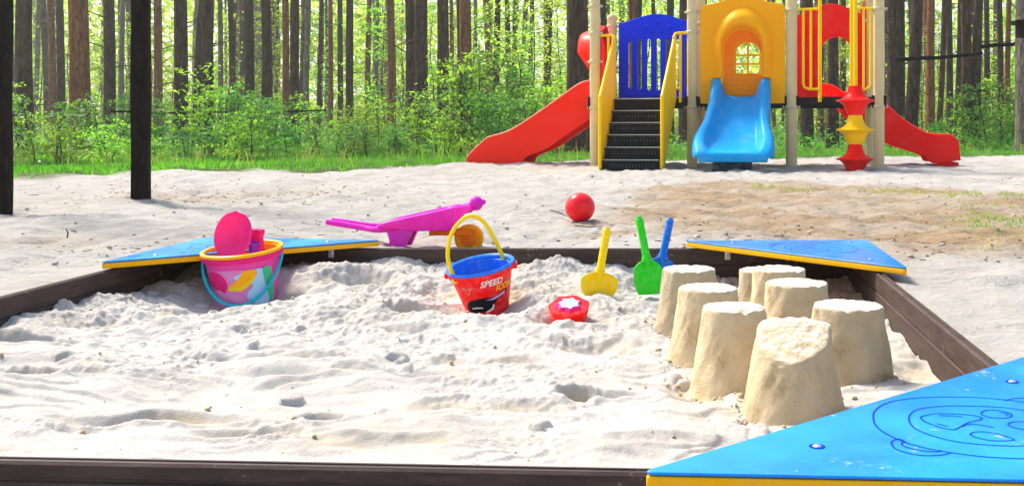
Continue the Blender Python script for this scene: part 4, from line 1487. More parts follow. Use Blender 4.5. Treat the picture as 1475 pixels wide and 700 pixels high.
# handle: upright arch across, slightly turned
hp = [(-.058, -.045, -.014), (-.066, -.043, .02), (-.067, -.03, .055), (-.052, -.012, .096), (-.022, .004, .122), (.004, .014, .122), (.026, .022, .098), (.040, .032, .055), (.050, .042, .012), (.052, .045, -.004)]
MB().tube(smooth_path(hp, 5), .0052, 8).build('handle', M['toy_yellow'], rb_)
MB().lathe([(.0001, .004), (.007, .003), (.008, 0)], 14, Matrix.Translation((-.058, -.051, -.012)) @ Matrix.Rotation(R(90), 4, 'X')).build('handle_pivot', M['toy_yellow'], rb_)
def wrap2(name, me, zc2, ang, off, mat):
    densify(me, .006)
    for v in me.vertices:
        x, y = v.co.x, v.co.y
        z = zc2 + y
        r = lerp(Rb, Rt, (z + Hh) / (Hh - .012)) + off
        th = R(ang) + x / r
        v.co = (r * math.cos(th), r * math.sin(th), z)
    return put(name, me, mat, rb_)
def tmesh(t, s_, shear=.25, bold=.0006):
    me = text_mesh(t, s_, shear, bold * .9)
    return me
wrap2('speed_lettering', tmesh('SPEED', .0215), -.033, -66, .0012, M['white_print'])
wrap2('icon_lettering', tmesh('ICON', .0205), -.050, -38, .0012, M['yellow_print'])
# generic dark glossy speed shape with pale streaks
sh = [(-.052, -.006), (-.044, .010), (-.026, .016), (0, .019), (.020, .016), (.044, .022), (.062, .026), (.060, .018), (.030, .006), (.020, -.008), (.004, -.018), (-.026, -.020), (-.046, -.016)]
wrap2('printed_shape', flat([(p.x, p.y) for p in smooth_path([(x, y, 0) for x, y in sh], 5, True)]), -.080, -84, .0012, M['black_print'])
wrap2('printed_streak', flat([(-.036, -.006), (-.022, -.004), (-.008, -.006), (-.008, -.0085), (-.022, -.0075), (-.036, -.0085)]), -.080, -84, .0020, M['white_print'])
wrap2('printed_streak', flat([(.000, .013), (.014, .013), (.058, .024), (.052, .016), (.020, .009)]), -.080, -84, .0020, M['lilac_print'])
wrap2('printed_streak', flat([(-.004, -.019), (.012, -.012), (.018, -.002), (.021, -.004), (.016, -.016), (.000, -.023)]), -.080, -84, .0020, M['white_print'])
# emblem: two-winged outline with a V below
em = MB()
def ribbon(mb, pts, w, closed=False):
    P = [Vector((x, y, 0)) for x, y in pts]
    rows = []
    for k, p in enumerate(P):
        t = P[min(k + 1, len(P) - 1)] - P[max(k - 1, 0)]
        t.normalize(); nn = Vector((-t.y, t.x, 0))
        rows.append([p + nn * w / 2, p - nn * w / 2])
    mb.grid(rows)
ribbon(em, [(-.022, .010), (-.010, .007), (0, .005), (.010, .007), (.022, .010)], .0012)
ribbon(em, [(-.022, .010), (-.022, .002), (-.010, -.002), (0, -.002), (.010, -.002), (.022, .002), (.022, .010)], .0012)
ribbon(em, [(-.008, -.005), (-.001, -.018), (.001, -.018), (.008, -.005)], .0026)
em.add([(x, y, 0) for x, y in ((-.017, .006), (-.004, .002), (-.004, -.0005), (-.017, .001))], [(0, 1, 2, 3)])
em.add([(x, y, 0) for x, y in ((.017, .006), (.004, .002), (.004, -.0005), (.017, .001))], [(0, 1, 2, 3)])
me = bpy.data.meshes.new('emblem'); me.from_pydata([tuple(v) for v in em.v], [], em.f)
for v in me.vertices: v.co = v.co * .78
wrap2('emblem', me, -.036, -116, .0012, plastic('pale_emblem', (.72, .28, .26), .4, 0))

# shovels -----------------------------------------------------------
def spade(p_top, p_neck, p_tip, D, wpx, mat, lab, seed, lean=.05, yaw=0.0):
    s_ = D / F
    a, b, c = at(*p_top, D + .01), at(*p_neck, D), at(*p_tip, D - .012)
    root = empty('toy_spade', c)
    tag(root, lab, 'spade', 'plastic toy spades stuck in the sand')
    ax = (a - b)
    Lh = ax.length
    mb = MB()
    pts, rad = [], []
    N = 34
    for k in range(N + 1):
        t = k / N
        pts.append(b + ax * t - c)
        r = .0098 * (1.0 + .07 * (1 if (k % 2) else -1) * (1 if .28 < t < .93 else 0))
        if t < .12: r = lerp(.0125, .0098, t / .12)
        if t > .97: r = .007
        rad.append(r)
    mb.tube(pts, rad, 12)
    mb.build('handle', mat, root)
    d = (c - b); h = d.length; w = wpx * s_
    dn = d.normalized(); side = Vector((math.cos(yaw), math.sin(yaw), 0)); side = (side - dn * side.dot(dn)).normalized(); out = dn.cross(side)
    if out.y > 0: out = -out
    rows = []
    m, n = 14, 14
    for i in range(m + 1):
        t = i / m
        hw = w / 2 * (min(1, .20 + 1.15 * (t / .45) ** .6) if t < .42 else 1.0) * (1 - .30 * max(0, (t - .6) / .4) ** 1.6)
        hw = min(hw, w / 2)
        row = []
        for j in range(n + 1):
            u_ = -1 + 2 * j / n
            crv = (abs(u_) ** 2.5) * .016 * (1 - .4 * t)
            row.append(b - c + d * t + side * (u_ * hw) + out * (crv + .004 * math.sin(PI * t)))
        rows.append(row)
    bl_ = MB().grid(rows).build('blade', mat, root)
    sd_ = bl_.modifiers.new('thick', 'SOLIDIFY'); sd_.thickness = .0032; sd_.offset = 0
    nk = MB().tube([b - c + ax * .10, b - c, b - c + d * .28], [.0115, .0135, .006], 12)
    nk.build('neck', mat, root)
    return root
spade((875, 328), (864, 393), (862, 428), 2.62, 52, M['toy_yellow'], 'yellow plastic toy spade stuck in the sand mound', 1)
spade((920, 312), (932, 375), (935, 424), 2.60, 41, M['toy_green'], 'bright green plastic toy spade stuck upright in the sand', 2)
spade((966, 314), (954, 372), (949, 405), 2.68, 36, M['toy_blue'], 'blue plastic toy spade behind the green one', 3)

# star mould --------------------------------------------------------
sm_ = at(820, 440, 2.36)
root = empty('star_mould', sm_)
root.rotation_euler = (R(20), R(-8), R(20))
tag(root, 'red star-shaped sand mould with pale blue star, lying on the sand mound', 'sand mould')
def star(r0, r1, n=7, k=4):
    pts = []
    for i in range(2 * n):
        r = r0 if i % 2 == 0 else r1
        pts.append((r * math.cos(PI * i / n), r * math.sin(PI * i / n)))
    return pts
def star_rows(levels, n=7):
    rows = []
    for (r0, r1, z) in levels:
        lp = round_poly(star(r0, r1, n), .006, 3)
        rows.append([Vector((x, y, z)) for x, y in lp])
    return rows
s_ = 2.38 / F
rows = star_rows([(.036, .032, -.05), (.050, .044, -.004), (.048, .042, 0), (.034, .027, .001)])
mb = MB().grid(rows, True)
mb.build('body', M['toy_red'], root, edge=40)
r3 = star_rows([(.034, .027, .0012), (.030, .020, .006), (.027, .017, .007)])
mb = MB().grid(r3, True); mb.build('star_rim', M['pinkrim'], root)
r4 = star_rows([(.0275, .0175, .0066)])[0]
MB().add(r4, [tuple(range(len(r4)))]).build('star_face', M['paleblue_print'], root)

# ball --------------------------------------------------------------
bc = at(835.5, 299, 4.29)
br0 = 21.5 * 4.29 / F
mb = MB()
prof = []
for k in range(33):
    a_ = -PI / 2 + PI * k / 32
    prof.append((max(br0 * math.cos(a_), .0001), br0 * math.sin(a_)))
mb.lathe(prof, 48)
o = mb.build('ball', M['ballred'], None, loc=bc, rot=(R(20), R(14), 0), edge=80)
tag(o, 'shiny red ball lying on the white sand beyond the sandbox', 'ball')

# toy wheelbarrow ----------------------------------------------------
Dw = 3.42
sw_ = Dw / F
W0 = at(577, 353, Dw)
wbr = empty('toy_wheelbarrow', (W0.x, Dw, GZ))
tag(wbr, 'magenta toy wheelbarrow with orange wheel standing behind the sandbox', 'toy wheelbarrow')
wp = lambda px, py, y=0: at(px, py, Dw) - Vector((W0.x, Dw, GZ)) + Vector((0, y, 0))
wl_ = .085
rows = []
prof_t = [(540, 329, 328, .45), (552, 322, 329.5, .75), (566, 317, 330.5, .95), (590, 311.5, 330.5, 1.0), (620, 305, 330, 1.0), (645, 299.5, 329, 1.0), (655, 297.5, 328.5, .95), (660, 297, 318, .8), (668, 296.5, 309, .55), (678, 295, 303, .32)]
for (x, yt, yb, wf) in prof_t:
    t_, b_ = wp(x, yt), wp(x, yb)
    w = wl_ * wf
    r_ = [(-w * 1.06, t_.z - .006), (-w * 1.06, t_.z), (-w, t_.z + .002), (-w * .94, t_.z - .004), (-w * .72, lerp(t_.z, b_.z, .85)), (0, lerp(t_.z, b_.z, .9)), (w * .72, lerp(t_.z, b_.z, .85)), (w * .94, t_.z - .004), (w, t_.z + .002), (w * 1.06, t_.z), (w * 1.06, t_.z - .006), (w * .80, b_.z), (0, b_.z - .002), (-w * .80, b_.z)]
    rows.append([Vector((t_.x, y, z)) for (y, z) in r_])
mb = MB().grid(rows, True)
n_ = len(rows[0])
mb.add(rows[0], [tuple(range(n_))]); mb.add(rows[-1], [tuple(range(n_))])
mb.build('tray', M['magenta'], wbr, edge=50)
for s_ in (-1, 1):
    pts = [wp(474, 318.5, s_ * .034), wp(500, 322.5, s_ * .034), wp(530, 327, s_ * .040), wp(548, 328.5, s_ * .06), wp(575, 328, s_ * .040)]
    MB().tube(smooth_path(pts, 4), [.0085] * 2 + [.0095] * 15, 10).build('handle', M['magenta'], wbr)
    rows = []
    for (x0, x1, y) in ((563, 600, 329), (567, 594, 341), (569, 588, 355.5)):
        p0, p1 = wp(x0, y), wp(x1, y)
        rows.append([Vector((p0.x, s_ * .058 - .012, p0.z)), Vector((p1.x, s_ * .058 - .012, p1.z)), Vector((p1.x, s_ * .058 + .012, p1.z)), Vector((p0.x, s_ * .058 + .012, p0.z))])
    mb = MB().grid(rows, True); mb.add(rows[-1], [(0, 1, 2, 3)])
    mb.build('leg', M['magenta'], wbr, edge=30)
kn = wp(686, 293)
mb = MB()
mb.lathe([(max(.0001, .023 * math.cos(-PI / 2 + PI * k / 14)), .024 * math.sin(-PI / 2 + PI * k / 14)) for k in range(15)], 20, Matrix.Translation(kn))
mb.lathe([(max(.0001, .012 * math.cos(-PI / 2 + PI * k / 8)), .010 * math.sin(-PI / 2 + PI * k / 8)) for k in range(9)], 12, Matrix.Translation(kn + Vector((.020, 0, .004))))
mb.tube([wp(666, 301), wp(676, 299), wp(684, 294)], [.017, .018, .014], 12)
mb.lathe([(max(.0001, .021 * math.cos(-PI / 2 + PI * k / 10)), .010 * math.sin(-PI / 2 + PI * k / 10)) for k in range(11)], 16, Matrix.Translation(wp(652, 301)))
mb.build('nose_knob', M['magenta'], wbr, edge=70)
ct_ = wp(676, 343.5)
mb = MB().lathe([(.010, -.022), (.028, -.020), (.040, -.022), (.046, -.018), (.0475, 0), (.046, .018), (.040, .022), (.028, .020), (.010, .022)], 28, Matrix.Translation(ct_) @ Matrix.Rotation(R(90), 4, 'X'))
wh = mb.build('wheel', M['wheel'], wbr)
hb = MB().lathe([(.0001, .024), (.014, .023), (.024, .019), (.026, .012)], 20, Matrix.Translation(ct_ + Vector((0, -.006, 0))) @ Matrix.Rotation(R(90), 4, 'X'))
hb.build('hub', M['toy_orange'], wh)
mb = MB()
for s_ in (-1, 1):
    p0, p1 = wp(621, 333), wp(678, 337)
    mb.box(p0.x, p1.x + .01, s_ * .034 - .005, s_ * .034 + .005, p0.z - .011, p0.z + .006, bev=.002)
mb.tube([ct_ + Vector((0, -.036, 0)), ct_ + Vector((0, .036, 0))], .005, 8)
mb.build('wheel_fork', M['toy_orange'], wbr)

# twig beside the ball and other litter -------------------------------
def twig(pts, r, lab):
    P = [gnd(x, y, GZ + z) for x, y, z in pts]
    o = MB().tube([p - P[0] for p in P], [r, r * .9, r * .6][:len(P)] if len(P) <= 3 else r, 6).build('twig', M['debris'], None, loc=P[0])
    tag(o, lab, 'twig', 'dry twigs on the sand')
twig([(793, 303, .025), (805, 306, .02), (818, 312, .015)], .003, 'thin dark twig on the sand just left of the red ball')
twig([(97, 342, .0), (98, 335, .015), (95, 330, .03)], .003, 'short twig sticking up from a damp hollow near the left post')
twig([(828, 325, .012), (850, 327, .012), (868, 326, .01)], .0025, 'pale bent twig on the sand in front of the red ball')
# needles, cone scales and bark bits
vsl, fsl, n0 = [], [], 0
for k in range(1500):
    px, py = rng.uniform(-60, 1540), 240 + 130 * rng.random() ** 1.3
    if rng.random() < .5:
        px, py = rng.normal(300, 150), rng.normal(281, 8)
    if rng.random() < .28:
        px, py = rng.uniform(850, 1540), rng.uniform(255, 385)
    if py < 229: continue
    g = gnd(px, py, GZ)
    if float(quad_dist(np.array(g.x), np.array(g.y))) > -.03: continue
    z = float(ground_height(np.array([g.x]), np.array([g.y]))[0])
    l = rng.uniform(.004, .013) * (2.6 if rng.random() < .05 else 1); w = rng.uniform(.0015, .0035)
    a = rng.random() * PI
    ca, sa_ = math.cos(a), math.sin(a)
    b8 = np.array([[x * l * ca - y * w * sa_, x * l * sa_ + y * w * ca, zq * w * .9] for zq in (0, 1) for x, y in ((-1, -.4), (1, -.8), (.8, 1), (-.9, .7))])
    vsl.append(b8 + np.array([g.x, g.y, z - .0005])); 
    fsl.append(np.array([[0, 1, 2, 3], [4, 5, 6, 7], [0, 1, 5, 4], [1, 2, 6, 5], [2, 3, 7, 6], [3, 0, 4, 7]]) + n0); n0 += 8
tag(put('forest_litter', mesh_np('forest_litter', np.concatenate(vsl), np.concatenate(fsl), False), M['debris']), 'dark bits of bark, needles and cones strewn over the sand', 'litter', kind='stuff')
# clods of loose sand around the play area
vsl, fsl, n0 = [], [], 0
for k in range(1500):
    px, py = rng.uniform(-60, 1540), 236 + 150 * rng.random() ** 1.2
    g = gnd(px, py, GZ)
    if float(quad_dist(np.array(g.x), np.array(g.y))) > -.02: continue
    z = float(ground_height(np.array([g.x]), np.array([g.y]))[0])
    r = .002 + .009 * rng.random() ** 5
    vsl.append(iv * (1 + .2 * rng.standard_normal((len(iv), 1))) * (r * np.array([1.2, 1, .7])) + np.array([g.x, g.y, z + r * .2])); fsl.append(ifc + n0); n0 += len(iv)
cl = mesh_np('sand_clods', np.concatenate(vsl), np.concatenate(fsl))
attr(cl, 'tan', np.full(len(cl.vertices), .1)); attr(cl, 'forest', np.zeros(len(cl.vertices))); attr(cl, 'damp', np.full(len(cl.vertices), .1))
tag(put('sand_clods', cl, M['sand']), 'small clods of pale sand scattered on the ground behind the sandbox', 'sand clods', kind='stuff')

# ------------------------------------------------------------------ grass
def blades(name, pts, hmin, hmax, w, mat, lab, zfun=None):
    pts = np.asarray(pts); n = len(pts)
    a = rng.random(n) * 2 * np.pi
    h = rng.uniform(hmin, hmax, n)
    ln = h * rng.uniform(.1, .8, n)
    ll = rng.random(n) * 2 * np.pi
    z = ground_height(pts[:, 0], pts[:, 1]) - .01
    bx, by = np.cos(a) * w, np.sin(a) * w
    tx, ty = np.cos(ll) * ln, np.sin(ll) * ln
    v = np.zeros((n, 5, 3))
    v[:, 0] = np.stack([pts[:, 0] - bx, pts[:, 1] - by, z], -1)
    v[:, 1] = np.stack([pts[:, 0] + bx, pts[:, 1] + by, z], -1)
    v[:, 2] = np.stack([pts[:, 0] + bx * .7 + tx * .35, pts[:, 1] + by * .7 + ty * .35, z + h * .6], -1)
    v[:, 3] = np.stack([pts[:, 0] - bx * .7 + tx * .35, pts[:, 1] - by * .7 + ty * .35, z + h * .6], -1)
    v[:, 4] = np.stack([pts[:, 0] + tx, pts[:, 1] + ty, z + h], -1)
    i = np.arange(n)[:, None] * 5
    f = np.concatenate([i + np.array([[0, 1, 2]]), i + np.array([[0, 2, 3]]), i + np.array([[3, 2, 4]])], 0)
    o = put(name, mesh_np(name, v.reshape(-1, 3), f, True), mat)
    return tag(o, lab, 'grass', kind='stuff')
n = 150000
py_ = rng.random(n)
Dd = 7 + 17 * rng.random(n) ** 1.25
xr = rng.uniform(-1000, 1560, n); X_ = (xr - PX) / F * Dd
gp = np.stack([X_, Dd], -1)
edge = grass_edge(gp[:, 0], gp[:, 1])
keep = (Dd > edge + fbm(gp[:, 0] * 2.5, gp[:, 1] * 2.5, 3, 60) * .5 + rng.random(n) * .25) & (xr > -120)
gp = gp[keep]
blades('lawn_grass', gp, .02, .07, .0065, M['grass'], 'low green grass strip between the sand and the forest')
n = 5000
Dd = rng.uniform(9, 17, n); xr = rng.uniform(-120, 1560, n); X_ = (xr - PX) / F * Dd
tuft = fbm(X_ * 1.1, Dd * 1.1, 3, 99)
keep = (Dd > grass_edge(X_, Dd) + .6) & (tuft > .05)
blades('tall_grass', np.stack([X_, Dd], -1)[keep], .10, .26, .005, M['dry_grass'], 'taller pale grass tufts at the foot of the undergrowth')
# sparse wisps around the bare earth patch
pp = []
for k in range(5200):
    if rng.random() < .5:
        px = rng.uniform(1080, 1500); py = 270 + (px - 1080) * .042 + rng.normal(0, 2.0)
    elif rng.random() < .6:
        px, py = rng.normal(1430, 40), rng.normal(318, 12)
    else:
        px, py = rng.uniform(1380, 1540), rng.uniform(292, 365)
        if rng.random() < .45: continue
    g = gnd(px, py, GZ); pp.append((g.x, g.y))
pp = np.array(pp); kp = fbm(pp[:, 0] * 5, pp[:, 1] * 5, 3, 31) > -.03
blades('sparse_grass', pp[kp], .008, .03, .0028, M['dry_grass'], 'sparse short grass wisps on the bare earth at the right')

# ------------------------------------------------------------------ leaves, shrubs, trees
def leaf_mesh(name, P, size, up=.55, seed=0):
    rs = np.random.default_rng(seed)
    P = np.asarray(P); n = len(P)
    nrm = rs.standard_normal((n, 3)); nrm[:, 2] = np.abs(nrm[:, 2]) * (1 + up * 2)
    nrm /= np.linalg.norm(nrm, axis=1)[:, None]
    t = rs.standard_normal((n, 3)); t -= nrm * (t * nrm).sum(1)[:, None]; t /= np.linalg.norm(t, axis=1)[:, None]
    b = np.cross(nrm, t)
    s = (size * rs.uniform(.6, 1.3, n))[:, None]
    v = np.zeros((n, 4, 3))
    v[:, 0] = P - t * s * .55; v[:, 1] = P + b * s * .26 + nrm * s * .05; v[:, 2] = P + t * s * .6; v[:, 3] = P - b * s * .26 + nrm * s * .05
    f = np.arange(n * 4).reshape(n, 4)
    return mesh_np(name, v.reshape(-1, 3), f, False)

def make_shrub(kind, h, seed):
    """layered young broadleaf: stems with nearly horizontal leafy twigs"""
    rs = random.Random(seed)
    stems = MB(); P = []
    ns = rs.choice((2, 3, 4))
    for s_ in range(ns):
        x0, y0 = rs.uniform(-.22, .22) * h, rs.uniform(-.15, .15) * h
        lx, ly = rs.uniform(-.2, .2) * h, rs.uniform(-.2, .2) * h
        hh = h * rs.uniform(.65, 1.0)
        pts = [Vector((x0 + lx * t ** 1.5 + .01 * math.sin(t * 9 + seed), y0 + ly * t ** 1.5, hh * t)) for t in (0, .2, .4, .6, .8, 1)]
        stems.tube(pts, [.011, .009, .0075, .006, .0045, .002], 5)
        nb = rs.randint(12, 18)
        for k in range(nb):
            t = .12 + .86 * k / nb
            base = Vector((x0 + lx * t ** 1.5, y0 + ly * t ** 1.5, hh * t))
            an = rs.random() * 2 * PI
            L_ = h * (.34 * (1 - t) ** .6 + .08) * rs.uniform(.6, 1.25)
            tip = base + Vector((math.cos(an) * L_, math.sin(an) * L_, L_ * rs.uniform(-.05, .45)))
            stems.tube([base, tip], [.004, .0015], 3)
            nl = int(10 + 30 * L_ / (h * .4))
            for q_ in range(nl):
                u_ = rs.uniform(.15, 1.08)
                p = base.lerp(tip, u_)
                sp_ = .11 * h * (.4 + u_) * .5
                P.append((p.x + rs.gauss(0, sp_), p.y + rs.gauss(0, sp_), p.z + rs.gauss(0, .035 * h * .5)))
    root = empty(kind)
    stems.build('stem', M['bark'], root)
    put('foliage', leaf_mesh('foliage', P, .047, .8, seed), M['leaf'] if seed % 2 else M['leaf_light'], root)
    return root
SH = [make_shrub('shrub', 1.0, s_) for s_ in range(1, 8)]
# (px, height of top py, depth, name for the label)
shrubs = [(-10, 150, 9.6), (35, 112, 11), (62, 130, 10.2), (100, 158, 10.0), (130, 140, 12), (165, 165, 10.8), (175, 100, 14), (232, 125, 13.5), (240, 185, 11.0),
          (268, 170, 13), (318, 95, 13.5), (335, 130, 12.5), (360, 150, 12.0), (392, 125, 14), (415, 165, 13), (455, 140, 15), (470, 165, 13), (505, 150, 14.5), (520, 170, 12.6), (545, 140, 15), (560, 165, 13),
          (585, 130, 15), (612, 140, 13.6), (640, 120, 15), (655, 150, 13), (676, 92, 15), (700, 70, 15.5), (712, 120, 13.5), (735, 100, 16), (758, 120, 15), (775, 140, 14), (792, 125, 17), (812, 155, 15.5), (835, 175, 15),
          (990, 190, 17), (1020, 175, 18), (1125, 195, 17), (1150, 190, 20), (1235, 185, 20), (1290, 165, 19), (1325, 178, 18.5), (1352, 165, 19), (1390, 140, 18.5), (1408, 120, 19), (1430, 110, 18), (1450, 125, 19.5), (1468, 150, 18)]
land = [(0, 'by the left edge of the picture'), (50, 'right beside the leftmost shelter post'), (200, 'just left of the second dark shelter post'), (290, 'just right of the second dark shelter post'), (450, 'in the grass above the left blue seat'), (560, 'behind the pink wheelbarrow'), (680, 'left of the red slide end'), (860, 'behind the left red slide'), (1010, 'seen beneath the deck by the stairs'), (1260, 'seen beneath the deck beside the blue slide'), (1370, 'behind the right red slide'), (1600, 'at the right end by the edge trunk')]
cnt = {}
adj = ['bushy', 'feathery', 'airy', 'dense', 'slender', 'spreading', 'pale-leaved', 'loose']
def near_trunk(px): return px
used_lab = {}
for i, (px, pyt, D) in enumerate(shrubs):
    D = max(D + .8, float(np.interp((px - PX) / F, ex, ed)) + 2.4)
    h = (PY - pyt) / F * D * (.95 if 170 < px < 300 else 1.25) + (CZ - GZ)
    src = SH[i % len(SH)]
    o = src if i < len(SH) else copy_tree(src)
    x = (px - PX) / F * D
    o.location = (x, D, GZ - .03)
    o.rotation_euler = (0, 0, random.uniform(0, 6.28))
    o.scale = (max(h, .45) * 1.05,) * 3 if h > .7 else (h * 1.5, h * 1.5, h)
    for xx, nm in land:
        if px <= xx: break
    hgt = 'knee-high' if h < .62 else 'waist-high' if h < .95 else 'chest-high' if h < 1.25 else 'tall'
    base_lab = f'{hgt} {adj[i % 8]} green shrub {nm}'
    used_lab[base_lab] = used_lab.get(base_lab, 0) + 1
    if used_lab[base_lab] > 1:
        base_lab = f'{hgt} {adj[i % 8]} green shrub {nm}, farther back'
    tag(o, base_lab, 'shrub', 'leafy shrubs at the forest edge')

# pines: bare trunks with dead twigs; the crowns start far above the picture
def pine(px, w, D, mat, lab, lean=0.0, H_=15, grp='pine trunks at the forest edge', crown=False, seed=0, fork=False):
    rs = random.Random(seed * 31 + int(px))
    r0 = w / 2 * D / F
    x = (px - PX) / F * D
    zg = GZ + max(0, min(1, (D - 30) / 90)) * .6 - .1
    root = empty('pine_tree', (x, D, zg), rs.random() * 6)
    rz = root.rotation_euler.z
    inv = Matrix.Rotation(-rz, 3, 'Z')
    mb = MB()
    pts, rad = [], []
    N = 16
    w1, w2 = rs.uniform(-.05, .05), rs.uniform(-.04, .04)
    zz_at = lambda t: H_ * t ** 1.3
    for k in range(N + 1):
        t = k / N
        z = zz_at(t)
        pts.append(inv @ Vector((lean * z + w1 * math.sin(z * .9), w2 * math.sin(z * .7 + 1), z)))
        rad.append(r0 * (1 + .28 * math.exp(-z * 3.5)) * (1 - .55 * z / H_) * rs.uniform(.96, 1.04))
    ns = 14 if D < 30 else 8
    mb.tube(pts, rad, ns, caps=True)
    # dead stubs and thin dry branches
    nb = rs.randint(5, 10) if D < 32 else rs.randint(4, 8)
    for k in range(nb):
        z = rs.uniform(.8, min(H_ * .8, .5 + .14 * D + 1.5))
        k2 = min(range(N + 1), key=lambda q_: abs(zz_at(q_ / N) - z))
        c = pts[k2].copy(); c.z = z
        an = rs.random() * 2 * PI
        L_ = rs.uniform(.15, .9) * (1 if D < 30 else 1.6)
        d = Vector((math.cos(an), math.sin(an), rs.uniform(-.15, .5)))
        m1 = c + d * L_ * .5 + Vector((0, 0, rs.uniform(-.05, .08)))
        mb.tube([c, m1, c + d * L_ + Vector((0, 0, rs.uniform(-.2, .15)))], [.014, .010, .004], 4)
    mb.build('trunk', mat, root, edge=80)
    if crown:
        P = []
        for k in range(26):
            z = rs.uniform(H_ * .62, H_)
            an = rs.random() * 2 * PI
            rr = rs.uniform(.2, 1.9) * (1.2 - z / H_ * .5)
            c = Vector((math.cos(an) * rr, math.sin(an) * rr, z))
            for q_ in range(26):
                P.append((c.x + rs.gauss(0, .42), c.y + rs.gauss(0, .42), c.z + rs.gauss(0, .16)))
        put('crown', leaf_mesh('crown', P, .30, .3, seed), M['needle'], root)
    tag(root, lab, 'tree', grp)
    return root
B, Rd, Pl = 'bark', 'bark_red', 'bark_pale'
near = [
 (37, 24, 17, B, 0, 'thick grey-brown pine trunk next to the leftmost shelter post'),
 (73, 11, 26, Rd, 0, 'slim orange-tinted pine trunk, left one of a close pair near the left edge'),
 (86, 12, 24, B, 0, 'slim brown pine trunk, right one of a close pair near the left edge'),
 (114, 29, 16.5, Rd, -.015, 'thickest reddish pine trunk between the two shelter posts'),
 (156, 17, 20, B, 0, 'straight dark pine trunk left of the second shelter post'),
 (176, 8, 30, Pl, 0, 'thin pale trunk touching the left side of the second shelter post'),
 (227, 13, 25, Rd, 0, 'reddish pine trunk just right of the second shelter post'),
 (259, 20, 18, B, 0, 'sturdy grey pine trunk above the pink bucket, left of the leaning one'),
 (282, 11, 20, B, .045, 'leaning dark pine trunk between two sturdier ones above the pink bucket'),
 (301, 18, 17.5, B, -.01, 'dark pine trunk with visible base above the pink bucket'),
 (317, 8, 28, Pl, 0, 'pale thin trunk right behind the dark one with visible base'),
 (336, 9, 26, B, -.02, 'slightly tilted thin pine trunk left of a straight grey one'),
 (358, 15, 22, B, 0, 'straight grey pine trunk above the tip of the left blue seat'),
 (382, 15, 22, B, 0, 'brown pine trunk left of the bright yellow-green gap'),
 (411, 11, 25, Rd, 0, 'brown pine trunk, left one of a tight pair above the wheelbarrow handles'),
 (425, 14, 21, B, 0, 'darker pine trunk, right one of a tight pair above the wheelbarrow handles'),
 (443, 9, 30, Pl, 0, 'pale trunk right of the tight pair above the wheelbarrow handles'),
 (457, 7, 32, B, .03, 'thin tilted dark trunk above the wheelbarrow handle'),
 (476, 8, 34, Rd, 0, 'thin orange trunk left of the slim pine cluster'),
 (490, 9, 33, B, 0, 'thin brown trunk in the slim pine cluster'),
 (504, 12, 25, B, 0, 'darkest and thickest trunk of the slim pine cluster above the wheelbarrow'),
 (531, 9, 32, Rd, 0, 'slim warm-brown trunk above the wheelbarrow tray'),
 (543, 7, 36, Pl, 0, 'very slim pale trunk beside the warm-brown one'),
 (562, 13, 26, Rd, 0, 'bright orange-barked pine trunk above the wheelbarrow'),
 (589, 15, 21, B, 0, 'dark pine trunk, left one of the touching thick pair'),
 (607, 21, 19, B, 0, 'dark thick pine trunk, right one of the touching thick pair'),
 (637, 18, 20, B, 0, 'dark brown pine trunk above the red bucket'),
 (660, 10, 28, B, .01, 'narrow dark trunk between two thicker ones above the red bucket'),
 (677, 19, 22, Rd, -.03, 'tilted reddish pine trunk with flaky bark left of the red slide'),
 (717, 10, 26, B, 0, 'narrow grey trunk above the lower end of the red slide'),
 (731, 9, 28, B, 0, 'narrow dark trunk, second above the lower end of the red slide'),
 (741, 7, 30, B, 0, 'narrow dark trunk, third above the lower end of the red slide'),
 (833, 34, 15.5, B, -.01, 'massive dark pine trunk directly left of the cream posts'),
 (868, 10, 24, B, 0, 'dark trunk between the two leftmost cream posts'),
 (910, 12, 24, Rd, 0, 'brown trunk rising behind the blue fence panel, left of a pair'),
 (920, 12, 25, B, 0, 'dark trunk rising behind the blue fence panel, right of a pair'),
 (942, 7, 30, B, 0, 'thin trunk rising behind the top of the blue fence panel'),
 (966, 12, 24, B, 0, 'dark trunk behind the right part of the blue fence panel'),
 (985, 14, 22, B, 0, 'dark trunk immediately left of the second cream post'),
 (1163, 19, 19, B, 0, 'dark trunk beneath the deck beside the third cream post'),
 (1199, 17, 19, B, 0, 'dark trunk seen through the red arch opening'),
 (1215, 8, 26, B, 0, 'thin trunk seen at the right of the red arch opening'),
 (1283, 17, 19, B, 0, 'dark trunk directly right of the last cream post'),
 (1295, 14, 20, B, .005, 'dark trunk touching its neighbour right of the last cream post'),
 (1309, 19, 19, B, .055, 'dark trunk leaning right above the right red slide'),
 (1341, 13, 23, Rd, 0, 'upright brown trunk crossed by the pole rail, left of a leaning one'),
 (1350, 9, 24, B, .05, 'slanting dark trunk crossed by the pole rail'),
 (1367, 10, 25, B, 0, 'thin upright trunk crossed by the pole rail'),
 (1376, 8, 25, B, .035, 'thin slanting trunk just right of the thin upright one'),
 (1392, 15, 20, B, -.01, 'dark trunk, left one of the pair behind the bright shrubs at right'),
 (1407, 14, 20, B, .02, 'dark trunk, right one of the pair behind the bright shrubs at right'),
 (1421, 9, 26, B, 0, 'narrow trunk right of the pair behind the bright shrubs'),
 (1439, 10, 24, B, 0, 'narrow dark trunk left of the edge trunk with the flat box'),
 (1451, 9, 26, Rd, .01, 'narrow brownish trunk beside the flat box'),
 (1475, 24, 16.5, Pl, 0, 'pale rough-barked trunk cut by the right edge of the picture'),
 (1185, 7, 30, B, 0, 'thin trunk at the left inside the red arch opening'),
 (765, 6, 34, B, 0, 'very thin trunk in the green gap left of the massive pine'),
 (785, 5, 36, Pl, 0, 'very thin pale trunk in the green gap left of the massive pine'),
]
EDGE_TREE = None
